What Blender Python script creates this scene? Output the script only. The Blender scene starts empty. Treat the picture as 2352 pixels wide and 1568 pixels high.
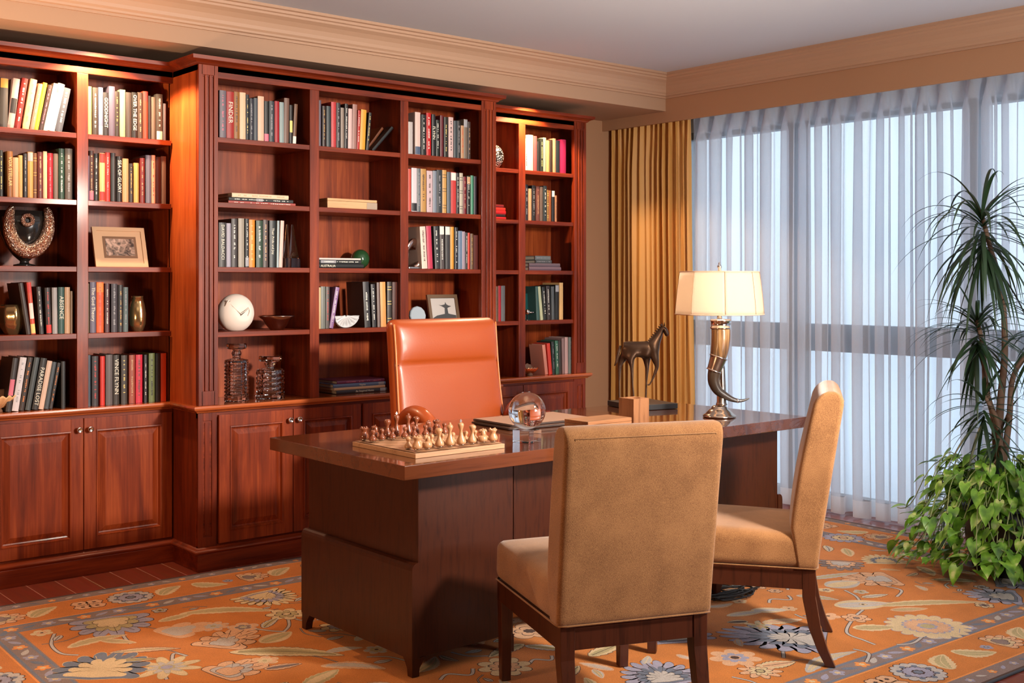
import bpy, bmesh, math, random
from mathutils import Vector, Matrix
PI = math.pi
scene = bpy.context.scene
col = scene.collection
# ------------------------------------------------------------------ camera geometry (for converting measured points)
FPX, HOR, TH, EYE = 2650.0, 648.0, math.radians(50.0), 1.4
FW = (math.cos(TH), math.sin(TH)); RT = (math.sin(TH), -math.cos(TH))
def _ray(px):
    t = (px-1176.0)/FPX
    return FW[0]+RT[0]*t, FW[1]+RT[1]*t
def XY(px, Y):                       # X where the sight line through column px meets the plane Y
    v = _ray(px); return v[0]*Y/v[1]
def ZY(px, py, Y):                   # height of the point (px,py) on the plane Y
    v = _ray(px); return EYE-(py-HOR)*(Y/v[1])/FPX
def YX(px, X):
    v = _ray(px); return v[1]*X/v[0]
def P(px, py, z=0.0):                # point at height z
    d = FPX*(EYE-z)/(py-HOR); v = _ray(px); return v[0]*d, v[1]*d

# ------------------------------------------------------------------ materials
MATS = {}
def lin(c):
    def f(v):
        v /= 255.0
        return v/12.92 if v <= 0.04045 else ((v+0.055)/1.055)**2.4
    return tuple(f(v) for v in c)
def new_mat(name):
    m = bpy.data.materials.new(name); m.use_nodes = True
    nt = m.node_tree; b = nt.nodes['Principled BSDF']
    return m, nt, b
def N(nt, t, **kw):
    n = nt.nodes.new(t)
    for k, v in kw.items(): setattr(n, k, v)
    return n
def flat(name, c, rough=0.5, metal=0.0, coat=0.0, spec=0.5, bump=None, **kw):
    if name in MATS: return MATS[name]
    m, nt, b = new_mat(name)
    b.inputs['Base Color'].default_value = (*c, 1)
    b.inputs['Roughness'].default_value = rough
    b.inputs['Metallic'].default_value = metal
    b.inputs['Coat Weight'].default_value = coat
    b.inputs['Coat Roughness'].default_value = 0.12
    b.inputs['Specular IOR Level'].default_value = spec
    for k, v in kw.items(): b.inputs[k].default_value = v
    if bump:
        sc, st = bump
        tc = N(nt, 'ShaderNodeTexCoord'); no = N(nt, 'ShaderNodeTexNoise')
        no.inputs['Scale'].default_value = sc; no.inputs['Detail'].default_value = 3
        bp = N(nt, 'ShaderNodeBump'); bp.inputs['Strength'].default_value = st; bp.inputs['Distance'].default_value = 0.002
        nt.links.new(tc.outputs['Object'], no.inputs['Vector']); nt.links.new(no.outputs['Fac'], bp.inputs['Height'])
        nt.links.new(bp.outputs['Normal'], b.inputs['Normal'])
    MATS[name] = m; return m
def ramp(nt, stops):
    r = N(nt, 'ShaderNodeValToRGB')
    e = r.color_ramp.elements
    while len(e) < len(stops): e.new(0.5)
    for i, (p, c) in enumerate(stops):
        e[i].position = p; e[i].color = (*c, 1)
    return r
def wood(name, c1, c2, axis='Z', rough=0.42, coat=0.08, sc=1.0, c3=None, bump=0.04, coatr=0.12):
    """fine figured wood, grain running along axis"""
    if name in MATS: return MATS[name]
    m, nt, b = new_mat(name)
    tc = N(nt, 'ShaderNodeTexCoord'); mp = N(nt, 'ShaderNodeMapping')
    s = {'X': (0.9, 9, 9), 'Y': (9, 0.9, 9), 'Z': (9, 9, 0.9)}[axis]
    mp.inputs['Scale'].default_value = tuple(v*sc for v in s)
    no = N(nt, 'ShaderNodeTexNoise'); no.inputs['Scale'].default_value = 1.6; no.inputs['Detail'].default_value = 6; no.inputs['Roughness'].default_value = 0.6; no.inputs['Distortion'].default_value = 0.6
    mp2 = N(nt, 'ShaderNodeMapping'); mp2.inputs['Scale'].default_value = tuple(v*sc*7 if v > 1 else v*sc*2 for v in s)
    n2 = N(nt, 'ShaderNodeTexNoise'); n2.inputs['Scale'].default_value = 2.0; n2.inputs['Detail'].default_value = 3
    mx = N(nt, 'ShaderNodeMath', operation='MULTIPLY_ADD'); mx.inputs[1].default_value = 0.35; 
    L = nt.links.new
    L(tc.outputs['Object'], mp.inputs['Vector']); L(mp.outputs['Vector'], no.inputs['Vector'])
    L(tc.outputs['Object'], mp2.inputs['Vector']); L(mp2.outputs['Vector'], n2.inputs['Vector'])
    L(n2.outputs['Fac'], mx.inputs[0]); L(no.outputs['Fac'], mx.inputs[2])
    st = [(0.45, c1), (0.68, c2 if c3 is None else c3), (0.9, c2)]
    r = ramp(nt, st); L(mx.outputs[0], r.inputs['Fac']); L(r.outputs['Color'], b.inputs['Base Color'])
    b.inputs['Roughness'].default_value = rough; b.inputs['Coat Weight'].default_value = coat; b.inputs['Coat Roughness'].default_value = coatr; b.inputs['Specular IOR Level'].default_value = 0.3
    if bump:
        bp = N(nt, 'ShaderNodeBump'); bp.inputs['Strength'].default_value = bump; bp.inputs['Distance'].default_value = 0.002
        L(n2.outputs['Fac'], bp.inputs['Height']); L(bp.outputs['Normal'], b.inputs['Normal'])
    MATS[name] = m; return m
def fabric(name, c1, c2, scale=300, bump=0.5, rough=0.95, sheen=0.4, spec=0.2):
    if name in MATS: return MATS[name]
    m, nt, b = new_mat(name); L = nt.links.new
    tc = N(nt, 'ShaderNodeTexCoord'); mp = N(nt, 'ShaderNodeMapping'); mp.inputs['Scale'].default_value = (1, 1, 0.45)
    no = N(nt, 'ShaderNodeTexNoise'); no.inputs['Scale'].default_value = scale; no.inputs['Detail'].default_value = 2
    n2 = N(nt, 'ShaderNodeTexNoise'); n2.inputs['Scale'].default_value = 9; n2.inputs['Detail'].default_value = 4
    mx = N(nt, 'ShaderNodeMath', operation='MULTIPLY_ADD'); mx.inputs[1].default_value = 0.5
    L(tc.outputs['Object'], mp.inputs['Vector']); L(mp.outputs['Vector'], no.inputs['Vector']); L(tc.outputs['Object'], n2.inputs['Vector'])
    L(n2.outputs['Fac'], mx.inputs[0]); L(no.outputs['Fac'], mx.inputs[2])
    r = ramp(nt, [(0.58, c1), (0.92, c2)]); L(mx.outputs[0], r.inputs['Fac']); L(r.outputs['Color'], b.inputs['Base Color'])
    bp = N(nt, 'ShaderNodeBump'); bp.inputs['Strength'].default_value = bump; bp.inputs['Distance'].default_value = 0.001
    L(no.outputs['Fac'], bp.inputs['Height']); L(bp.outputs['Normal'], b.inputs['Normal'])
    b.inputs['Roughness'].default_value = rough; b.inputs['Sheen Weight'].default_value = sheen; b.inputs['Sheen Roughness'].default_value = 0.4
    b.inputs['Specular IOR Level'].default_value = spec
    MATS[name] = m; return m
def glass(name, c=(1, 1, 1), rough=0.0, ior=1.5):
    if name in MATS: return MATS[name]
    m, nt, b = new_mat(name)
    b.inputs['Base Color'].default_value = (*c, 1); b.inputs['Transmission Weight'].default_value = 1
    b.inputs['Roughness'].default_value = rough; b.inputs['IOR'].default_value = ior
    MATS[name] = m; return m

# mahogany of the built-ins, darkened to paint in the shade of the shelves
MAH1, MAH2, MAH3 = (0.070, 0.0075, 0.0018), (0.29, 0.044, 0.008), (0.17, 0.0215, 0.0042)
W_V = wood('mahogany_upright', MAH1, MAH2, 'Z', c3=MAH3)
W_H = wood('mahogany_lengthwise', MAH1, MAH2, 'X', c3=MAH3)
W_SIDE_LIT = wood('mahogany_side_lit', (0.22, 0.034, 0.008), (0.60, 0.13, 0.028), 'Z', c3=(0.44, 0.080, 0.016), sc=0.9)  # lightened copy: spot light on the side panel put into the colour
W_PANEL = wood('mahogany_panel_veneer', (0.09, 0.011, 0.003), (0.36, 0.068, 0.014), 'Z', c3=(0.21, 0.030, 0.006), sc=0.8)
W_BACK = wood('mahogany_back_shaded', (0.10, 0.013, 0.003), (0.38, 0.080, 0.018), 'Z', c3=(0.23, 0.038, 0.008), sc=0.8)  # interior shade put into the back panel colour
D1, D2 = (0.026, 0.0050, 0.0018), (0.050, 0.0105, 0.0031)
DK_V = wood('walnut_upright', D1, D2, 'Z', rough=0.42, coat=0.22, sc=5.0, coatr=0.2)
DK_H = wood('walnut_lengthwise', D1, D2, 'X', rough=0.3, coat=0.5, sc=1.6)
DK_TOP = wood('walnut_polished_top', (0.065, 0.016, 0.006), (0.125, 0.033, 0.011), 'X', rough=0.22, coat=0.9, sc=1.4, bump=0.0, coatr=0.06)
DK_TOP2 = wood('walnut_mirror_top', (0.05, 0.013, 0.005), (0.09, 0.025, 0.009), 'Y', rough=0.15, coat=1.0, sc=1.4, bump=0.0, coatr=0.03)
CHROME = flat('chrome', (0.75, 0.73, 0.70), 0.12, 1.0)
BLACK = flat('black_lacquer', (0.012, 0.012, 0.013), 0.3)
PAPER = flat('book_pages', (0.62, 0.54, 0.42), 0.9)

# ------------------------------------------------------------------ mesh building
class MB:
    """collects vertices and faces in local coordinates; build() links them as one mesh object"""
    def __init__(s): s.v = []; s.f = []; s.mi = []; s.sm = []
    def add(s, vs, fs, mi=0, smooth=False):
        o = len(s.v); s.v += [tuple(v) for v in vs]
        for f in fs: s.f.append([i+o for i in f]); s.mi.append(mi); s.sm.append(smooth)
        return s
    def box(s, x0, x1, y0, y1, z0, z1, mi=0, M=None):
        vs = [(x0, y0, z0), (x1, y0, z0), (x1, y1, z0), (x0, y1, z0), (x0, y0, z1), (x1, y0, z1), (x1, y1, z1), (x0, y1, z1)]
        if M is not None: vs = [M @ Vector(v) for v in vs]
        return s.add(vs, [(0, 3, 2, 1), (4, 5, 6, 7), (0, 1, 5, 4), (1, 2, 6, 5), (2, 3, 7, 6), (3, 0, 4, 7)], mi)
    def frustum(s, c0, c1, a0, a1, mi=0):
        """square bar from c0 (half sizes a0) to c1 (half sizes a1)"""
        vs = []
        for c, a in ((c0, a0), (c1, a1)):
            for sx, sy in ((-1, -1), (1, -1), (1, 1), (-1, 1)): vs.append((c[0]+sx*a[0], c[1]+sy*a[1], c[2]))
        return s.add(vs, [(0, 3, 2, 1), (4, 5, 6, 7), (0, 1, 5, 4), (1, 2, 6, 5), (2, 3, 7, 6), (3, 0, 4, 7)], mi)
    def lathe(s, prof, seg=24, mi=0, c=(0, 0), smooth=True, M=None, sx=1, sy=1):
        n = len(prof); vs = []; fs = []
        for k in range(seg):
            a = 2*PI*k/seg
            for r, z in prof: vs.append(Vector((c[0]+r*math.cos(a)*sx, c[1]+r*math.sin(a)*sy, z)))
        if M is not None: vs = [M @ v for v in vs]
        for k in range(seg):
            k2 = (k+1) % seg
            for i in range(n-1): fs.append((k*n+i, k2*n+i, k2*n+i+1, k*n+i+1))
        if prof[0][0] > 1e-6: fs.append([k*n for k in range(seg)][::-1])
        if prof[-1][0] > 1e-6: fs.append([k*n+n-1 for k in range(seg)])
        return s.add(vs, fs, mi, smooth)
    def tube(s, pts, rad, seg=10, mi=0, caps=True, flatten=None, smooth=True):
        pts = [Vector(p) for p in pts]; n = len(pts)
        if not hasattr(rad, '__len__'): rad = [rad]*n
        vs = []; fs = []; ref = None
        for i, p in enumerate(pts):
            t = (pts[min(i+1, n-1)]-pts[max(i-1, 0)]).normalized()
            if ref is None: ref = Vector((0, 0, 1)) if abs(t.z) < 0.9 else Vector((1, 0, 0))
            a = (ref-t*ref.dot(t)).normalized(); b = t.cross(a); ref = a
            for k in range(seg):
                th = 2*PI*k/seg
                vs.append(p+(a*math.cos(th)+b*math.sin(th)*(flatten or 1))*rad[i])
        for i in range(n-1):
            for k in range(seg):
                k2 = (k+1) % seg
                fs.append((i*seg+k, i*seg+k2, (i+1)*seg+k2, (i+1)*seg+k))
        if caps: fs.append(list(range(seg))[::-1]); fs.append([(n-1)*seg+k for k in range(seg)])
        return s.add(vs, fs, mi, smooth)
    def rbox(s, w, d, h, r, n=10, mi=0, fn=None, c=(0, 0, 0)):
        """rounded, subdivided box centred in x,y and standing on z=0; fn deforms each point"""
        vs = {}; out = []; fs = []
        hw, hd, hh = w/2, d/2, h/2
        def key(i, j, k):
            if (i, j, k) not in vs:
                p = Vector(((i/n*2-1)*hw, (j/n*2-1)*hd, (k/n*2-1)*hh))
                rr = [min(r, hw*0.999), min(r, hd*0.999), min(r, hh*0.999)]; r_ = min(rr)
                # concentrate samples at the edges
                def q(t, H):
                    t = t/n*2-1; return math.copysign(H*(1-(1-abs(t))**1.6), t)
                p = Vector((q(i, hw), q(j, hd), q(k, hh)))
                ci = Vector((max(-hw+r_, min(hw-r_, p.x)), max(-hd+r_, min(hd-r_, p.y)), max(-hh+r_, min(hh-r_, p.z))))
                dlt = p-ci
                if dlt.length > 1e-9: p = ci+dlt.normalized()*r_
                p.z += hh
                if fn: p = Vector(fn(p))
                vs[(i, j, k)] = len(out); out.append(p+Vector(c))
            return vs[(i, j, k)]
        for a in range(n):
            for b in range(n):
                fs.append([key(a, b, 0), key(a, b+1, 0), key(a+1, b+1, 0), key(a+1, b, 0)])
                fs.append([key(a, b, n), key(a+1, b, n), key(a+1, b+1, n), key(a, b+1, n)])
                fs.append([key(a, 0, b), key(a+1, 0, b), key(a+1, 0, b+1), key(a, 0, b+1)])
                fs.append([key(a, n, b), key(a, n, b+1), key(a+1, n, b+1), key(a+1, n, b)])
                fs.append([key(0, a, b), key(0, a, b+1), key(0, a+1, b+1), key(0, a+1, b)])
                fs.append([key(n, a, b), key(n, a+1, b), key(n, a+1, b+1), key(n, a, b+1)])
        return s.add(out, fs, mi, True)
    def grid(s, nu, nv, fn, mi=0, smooth=True):
        vs = [fn(i/nu, j/nv) for j in range(nv+1) for i in range(nu+1)]
        fs = [(j*(nu+1)+i, j*(nu+1)+i+1, (j+1)*(nu+1)+i+1, (j+1)*(nu+1)+i) for j in range(nv) for i in range(nu)]
        return s.add(vs, fs, mi, smooth)
    def prism(s, poly, y0, y1, mi=0, axis='Y', smooth=False):
        """extrude a polygon; axis Y: poly is (x,z); axis X: poly is (y,z); axis Z: poly is (x,y)"""
        n = len(poly)
        mk = {'Y': lambda p, t: (p[0], t, p[1]), 'X': lambda p, t: (t, p[0], p[1]), 'Z': lambda p, t: (p[0], p[1], t)}[axis]
        vs = [mk(p, y0) for p in poly]+[mk(p, y1) for p in poly]
        fs = [list(range(n)), list(range(2*n-1, n-1, -1))]+[(i, i+n, (i+1) % n+n, (i+1) % n) for i in range(n)]
        return s.add(vs, fs, mi, smooth)
    def build(s, name, mats, parent=None, loc=(0, 0, 0), rotz=0, bevel=0, bseg=2, M=None, fix=True):
        me = bpy.data.meshes.new(name); me.from_pydata(s.v, [], s.f)
        if not isinstance(mats, (list, tuple)): mats = [mats]
        for m in mats: me.materials.append(m)
        me.polygons.foreach_set('material_index', s.mi); me.polygons.foreach_set('use_smooth', s.sm)
        if fix:
            bm = bmesh.new(); bm.from_mesh(me); bmesh.ops.recalc_face_normals(bm, faces=bm.faces); bm.to_mesh(me); bm.free()
        me.update()
        o = bpy.data.objects.new(name, me); col.objects.link(o)
        if M is not None: o.matrix_world = M
        else: o.location = loc; o.rotation_euler = (0, 0, rotz)
        if parent: o.parent = parent
        if bevel:
            bv = o.modifiers.new('bevel', 'BEVEL'); bv.width = bevel; bv.segments = bseg; bv.limit_method = 'ANGLE'; bv.angle_limit = math.radians(40)
        return o
def tag(o, label=None, cat=None, group=None, kind=None):
    if label: o['label'] = label
    if cat: o['category'] = cat
    if group: o['group'] = group
    if kind: o['kind'] = kind
    return o
def thing(name, label, cat, loc=(0, 0, 0), rotz=0, group=None):
    o = bpy.data.objects.new(name, None); o.empty_display_size = 0.1; col.objects.link(o)
    o.location = loc; o.rotation_euler = (0, 0, rotz)
    return tag(o, label, cat, group)
def struct(mb, name, mat, **kw):
    return tag(mb.build(name, mat, **kw), kind='structure')
def wavy(v, s=0): return 0.5+0.5*math.sin(v*12.9898+s*78.233)

# ================================================================== ROOM SHELL
XL, XW, YN, YB = -1.7, 5.86, -1.9, 5.97       # left wall, valance face, near wall, bookcase wall
ZC, ZS, ZV = 2.80, 2.565, 2.49                # ceiling, soffit underside, valance bottom
YS = 5.354                                    # soffit face
WALL = flat('warm_tan_paint', (0.40, 0.215, 0.115), 0.75, bump=(40, 0.03))
TRIMP = flat('crown_cream_tan_paint', (0.43, 0.265, 0.170), 0.55)
SOFF = flat('soffit_tan_paint', (0.40, 0.245, 0.155), 0.7)
CEIL = flat('ceiling_white_paint', (0.52, 0.55, 0.61), 0.8)
def planks(name):
    m, nt, b = new_mat(name); L = nt.links.new
    tc = N(nt, 'ShaderNodeTexCoord'); mp = N(nt, 'ShaderNodeMapping'); mp.inputs['Rotation'].default_value = (0, 0, PI/2); mp.inputs['Location'].default_value = (0, 0.115, 0)
    br = N(nt, 'ShaderNodeTexBrick'); br.offset = 0.37; br.inputs['Scale'].default_value = 1.0
    br.inputs['Brick Width'].default_value = 1.15; br.inputs['Row Height'].default_value = 0.13; br.inputs['Mortar Size'].default_value = 0.0022
    br.inputs['Color1'].default_value = (0.30, 0.055, 0.028, 1); br.inputs['Color2'].default_value = (0.24, 0.044, 0.022, 1); br.inputs['Mortar'].default_value = (0.62, 0.30, 0.22, 1)
    no = N(nt, 'ShaderNodeTexNoise'); no.inputs['Scale'].default_value = 3
    m2 = N(nt, 'ShaderNodeMapping'); m2.inputs['Scale'].default_value = (14, 1, 1)
    mix = N(nt, 'ShaderNodeMix', data_type='RGBA', blend_type='MULTIPLY'); mix.inputs['Factor'].default_value = 0.5
    L(tc.outputs['Object'], mp.inputs['Vector']); L(mp.outputs['Vector'], br.inputs['Vector'])
    L(tc.outputs['Object'], m2.inputs['Vector']); L(m2.outputs['Vector'], no.inputs['Vector'])
    L(br.outputs['Color'], mix.inputs['A']); L(no.outputs['Color'], mix.inputs['B']); 
    L(mix.outputs['Result'], b.inputs['Base Color'])
    b.inputs['Roughness'].default_value = 0.35; b.inputs['Coat Weight'].default_value = 0.3
    return m
struct(MB().box(XL-0.1, 6.6, YN-0.1, YB+0.1, -0.1, 0.0), 'floor', planks('red_plank_floor'))
struct(MB().box(XL-0.1, 6.6, YN-0.1, YB+0.1, ZC, ZC+0.1), 'ceiling', CEIL)
struct(MB().box(XL-0.1, 6.35, YB, YB+0.1, 0, ZC), 'wall_back', WALL)
struct(MB().box(XL-0.1, XL, YN, YB, 0, ZC), 'wall_left', WALL)
struct(MB().box(XL, 6.35, YN-0.1, YN, 0, ZC), 'wall_near', WALL)
# lowered ceiling over the bookcase and the pelmet in front of the window
struct(MB().box(XL, XW+0.001, YS, YB, ZS, ZC), 'trim_soffit', SOFF)
struct(MB().box(XW, XW+0.02, YN, YB, ZV, ZC).box(XW+0.02, 6.32, YN, YB, 2.60, ZC), 'trim_valance', WALL)
# crown moulding: profile swept along both sides with a mitre at the inner corner
prof = [(0.0, 2.648), (0.012, 2.648), (0.012, 2.660), (0.024, 2.664), (0.027, 2.674), (0.036, 2.684), (0.040, 2.700), (0.052, 2.722), (0.072, 2.742), (0.094, 2.756), (0.098, 2.766), (0.108, 2.770), (0.112, 2.782), (0.125, 2.786), (0.125, 2.80)]
mb = MB()
for k, (p, z) in enumerate(prof[:-1]):
    p2, z2 = prof[k+1]
    a = [(XL, YS-p, z), (XW-p, YS-p, z), (XW-p2, YS-p2, z2), (XL, YS-p2, z2)]
    b = [(XW-p, YS-p, z), (XW-p, YN, z), (XW-p2, YN, z2), (XW-p2, YS-p2, z2)]
    mb.add(a, [(0, 1, 2, 3)]); mb.add(b, [(0, 1, 2, 3)])
struct(mb, 'trim_crown', TRIMP, fix=False)

# ------------------------------------------------------------------ window wall
FRAME = flat('window_frame_dark_grey', (0.13, 0.135, 0.145), 0.5, 0.1)
XG = 6.22
mb = MB()
mb.box(XG-0.03, XG+0.08, YN, 5.45, 2.45, 2.80).box(XG-0.03, XG+0.08, YN, 5.45, 0.0, 0.03)
mb.box(XG-0.03, XG+0.08, 5.45, YB, 0, 2.80)
struct(mb, 'wall_window', flat('window_reveal_grey_paint', (0.42, 0.43, 0.45), 0.7))
mul = [YX(1812, XG-0.1), YX(2222, XG-0.1)]
mul.append(mul[1]-(mul[0]-mul[1])); mul.append(mul[2]-(mul[0]-mul[1])); mul.append(mul[3]-(mul[0]-mul[1]))
edges = [5.45]+mul+[YN]
GL, nt, b = new_mat('window_pane_glass')
tr = N(nt, 'ShaderNodeBsdfTransparent'); tr.inputs['Color'].default_value = (0.93, 0.97, 1, 1)
gg = N(nt, 'ShaderNodeBsdfGlossy'); gg.inputs['Roughness'].default_value = 0.02
ms = N(nt, 'ShaderNodeMixShader'); ms.inputs[0].default_value = 0.06
nt.links.new(tr.outputs[0], ms.inputs[1]); nt.links.new(gg.outputs[0], ms.inputs[2]); nt.links.new(ms.outputs[0], nt.nodes['Material Output'].inputs['Surface'])
for i in range(len(edges)-1):
    ya, yb = edges[i], edges[i+1]
    w = MB()
    w.box(XG-0.06, XG+0.06, yb-0.045 if i < len(edges)-2 else yb, yb+0.045, 0.03, 2.45)
    w.box(XG-0.04, XG+0.05, yb, ya, 0.965, 1.135); w.box(XG-0.03, XG+0.05, yb, ya, 2.40, 2.45); w.box(XG-0.03, XG+0.05, yb, ya, 0.03, 0.07)
    f = struct(w, 'window_%d' % (i+1), FRAME)
    MB().box(XG+0.005, XG+0.011, yb+0.045, ya-0.045 if i else ya, 0.07, 0.965).box(XG+0.005, XG+0.011, yb+0.045, ya-0.045 if i else ya, 1.135, 2.40).build('pane', GL, f)
struct(MB().box(6.35, 30, -30, 40, -0.2, -0.1), 'ground_outside', flat('pale_roof_terrace', (0.8, 0.82, 0.86), 0.9))

# ================================================================== BUILT-IN BOOKCASES
YC, YL = 5.26, 5.55                     # face planes: middle unit, side units
DC, DL = 5.59, 5.86                     # back panels
XA, XB, XE0, XE1 = 2.428, 4.287, 1.42, 5.294
SH = [2.112, 1.793, 1.475, 1.155]       # shelf tops
TOP, OPEN, CT = 2.46, 2.40, 0.80
def flute(mb, x0, x1, y, z0, z1, n=3):
    """fluted pilaster board with shallow vertical channels cut in its face"""
    w = x1-x0; e = w*0.16; pitch = (w-2*e)/(n+0.0)
    mb.box(x0, x1, y+0.008, y+0.03, z0, z1)
    mb.box(x0, x0+e+pitch*0.25, y, y+0.009, z0, z1); mb.box(x1-e-pitch*0.25, x1, y, y+0.009, z0, z1)
    for k in range(n-1):
        c = x0+e+pitch*(k+1); mb.box(c-pitch*0.25, c+pitch*0.25, y, y+0.009, z0+0.07, z1-0.05)
    mb.box(x0+e, x1-e, y, y+0.009, z0, z0+0.07); mb.box(x0+e, x1-e, y, y+0.009, z1-0.05, z1)
def upper(name, label, x0, x1, y, yb, bays, pil, ends):
    t = thing(name, label, 'bookcase', ((x0+x1)/2, y, CT))
    off = (-(x0+x1)/2, -y, -CT)
    def B(mb, nm, mat, bevel=0.0): 
        return mb.build(nm, mat, t, loc=off, bevel=bevel)
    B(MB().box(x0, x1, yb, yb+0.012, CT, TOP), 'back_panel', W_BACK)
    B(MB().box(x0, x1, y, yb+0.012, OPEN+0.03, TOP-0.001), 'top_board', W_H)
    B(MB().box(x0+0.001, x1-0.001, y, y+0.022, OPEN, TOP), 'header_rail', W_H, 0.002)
    for a, b in pil:
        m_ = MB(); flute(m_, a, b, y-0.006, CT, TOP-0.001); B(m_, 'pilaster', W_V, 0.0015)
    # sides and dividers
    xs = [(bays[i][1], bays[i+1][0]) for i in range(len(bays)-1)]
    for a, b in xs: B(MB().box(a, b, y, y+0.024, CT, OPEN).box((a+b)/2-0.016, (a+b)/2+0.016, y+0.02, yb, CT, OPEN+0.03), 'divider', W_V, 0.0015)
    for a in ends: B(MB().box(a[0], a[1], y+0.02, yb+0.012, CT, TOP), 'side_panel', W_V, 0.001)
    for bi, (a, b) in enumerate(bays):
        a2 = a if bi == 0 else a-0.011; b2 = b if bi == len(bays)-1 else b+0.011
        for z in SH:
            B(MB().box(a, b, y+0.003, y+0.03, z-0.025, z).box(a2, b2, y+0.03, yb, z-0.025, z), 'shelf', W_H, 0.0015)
    # cornice
    c = MB()
    xl = x0-0.022 if ends and ends[0][0] <= x0+0.001 and name != 'bookcase_r' else x0
    return t, off
bays_c = [(2.53, 3.045), (3.10, 3.613), (3.665, 4.179)]
bays_l = [(1.535, 1.948), (2.002, 2.42)]
bays_r = [(4.295, 4.714), (4.769, 5.188)]
tc_, oc = upper('bookcase', 'wide middle section of the mahogany bookcase, standing forward with three columns of shelves', XA, XB, YC, DC, bays_c, [(XA, 2.53), (4.179, XB)], [])
tl_, ol = upper('bookcase', 'left recessed section of the mahogany bookcase, two columns with picture frame and bronze vase', XE0, XA, YL, DL, bays_l, [(XE0, 1.535)], [(XE0, XE0+0.03)])
tr_, orr = upper('bookcase', 'right recessed section of the mahogany bookcase, nearest to the gold curtain', XB, XE1, YL, DL, bays_r, [(5.188, XE1)], [(XE1-0.03, XE1)])
def side_fill(t, off, x0, x1, y0, y1): MB().box(x0, x1, y0, y1, CT, TOP).build('side_panel', W_SIDE_LIT, t, loc=off)
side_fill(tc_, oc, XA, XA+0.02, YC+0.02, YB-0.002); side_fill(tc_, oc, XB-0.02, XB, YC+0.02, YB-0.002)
for (t, off, x0, x1, y, le, re) in ((tc_, oc, XA, XB, YC, 1, 1), (tl_, ol, XE0, XA, YL, 1, 0), (tr_, orr, XB, XE1, YL, 0, 1)):
    pr = [(0.004, TOP-0.004), (0.012, TOP), (0.016, TOP+0.006), (0.026, TOP+0.012), (0.044, TOP+0.018), (0.046, TOP+0.036), (0.0, TOP+0.036)]
    m_ = MB(); n = len(pr)
    yb = YB-0.002
    rings = []
    if le: rings.append([(x0-p, yb, z) for p, z in pr])
    rings.append([(x0-(p if le else 0), y-p, z) for p, z in pr]); rings.append([(x1+(p if re else 0), y-p, z) for p, z in pr])
    if re: rings.append([(x1+p, yb, z) for p, z in pr])
    vs = [v for r in rings for v in r]; fs = []
    for k in range(len(rings)-1):
        for i in range(n-1): fs.append((k*n+i, (k+1)*n+i, (k+1)*n+i+1, k*n+i+1))
    fs.append(list(range(n))); fs.append([(len(rings)-1)*n+i for i in range(n)][::-1])
    m_.add(vs, fs); m_.box(x0, x1, y-0.001, yb, TOP, TOP+0.034)
    m_.build('cornice', W_H, t, loc=off)

# worktop shelf running through all three sections
def nosing(mb, segs):
    pr = [(0.0, CT-0.034), (0.010, CT-0.034), (0.014, CT-0.028), (0.022, CT-0.024), (0.030, CT-0.018), (0.033, CT-0.010), (0.031, CT-0.002), (0.026, CT), (0.0, CT)]
    n = len(pr)
    rings = [[(x+sx*p, y-sy*p, z) for p, z in pr] for x, y, sx, sy in segs]
    vs = [v for r in rings for v in r]; fs = []
    for k in range(len(rings)-1):
        for i in range(n-1): fs.append((k*n+i, (k+1)*n+i, (k+1)*n+i+1, k*n+i+1))
    fs.append(list(range(n))); fs.append([(len(rings)-1)*n+i for i in range(n)][::-1])
    mb.add(vs, fs)
m_ = MB(); nosing(m_, [(XE0, YB-0.002, -1, 0), (XE0, YL, -1, 1), (XA, YL, -1, 1), (XA, YC, -1, 1), (XB, YC, 1, 1), (XB, YL, 1, 1), (XE1, YL, 1, 1), (XE1, YB-0.002, 1, 0)])
m_.prism([(XE0, YB-0.002), (XE0, YL), (XA, YL), (XA, YC), (XB, YC), (XB, YL), (XE1, YL), (XE1, YB-0.002)], CT-0.034, CT-0.0005, axis='Z')
WT = wood('mahogany_polished_ledge', (0.20, 0.036, 0.010), (0.42, 0.10, 0.028), 'X', rough=0.18, coat=0.8, bump=0.0)
tag(m_.build('countertop', WT), 'polished mahogany ledge running between shelves and cupboards, stepping around the middle section', 'countertop')

def raised_panel(mb, x0, x1, z0, z1, y, st=0.058):
    """frame-and-panel door face pointing to -Y; y is its front plane"""
    a0, a1, b0, b1 = x0+st, x1-st, z0+st, z1-st
    mb.box(x0, a0, y, y+0.02, z0, z1); mb.box(a1, x1, y, y+0.02, z0, z1)
    mb.box(a0, a1, y, y+0.02, z0, b0); mb.box(a0, a1, y, y+0.02, b1, z1)
    def ring(i0, i1, y0, y1, mi=0):
        o = [(a0+i0, y0, b0+i0), (a1-i0, y0, b0+i0), (a1-i0, y0, b1-i0), (a0+i0, y0, b1-i0)]
        n = [(a0+i1, y1, b0+i1), (a1-i1, y1, b0+i1), (a1-i1, y1, b1-i1), (a0+i1, y1, b1-i1)]
        mb.add(o+n, [(k, (k+1) % 4, (k+1) % 4+4, k+4) for k in range(4)], mi)
    ring(0, 0, y+0.001, y-0.004); ring(0, 0.006, y-0.004, y-0.005); ring(0.006, 0.012, y-0.005, y+0.009); ring(0.012, 0.018, y+0.009, y+0.011)
    ring(0.018, 0.044, y+0.011, y-0.001)
    i = 0.044
    mb.add([(a0+i, y-0.001, b0+i), (a1-i, y-0.001, b0+i), (a1-i, y-0.001, b1-i), (a0+i, y-0.001, b1-i)], [(0, 1, 2, 3)], 0)
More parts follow.
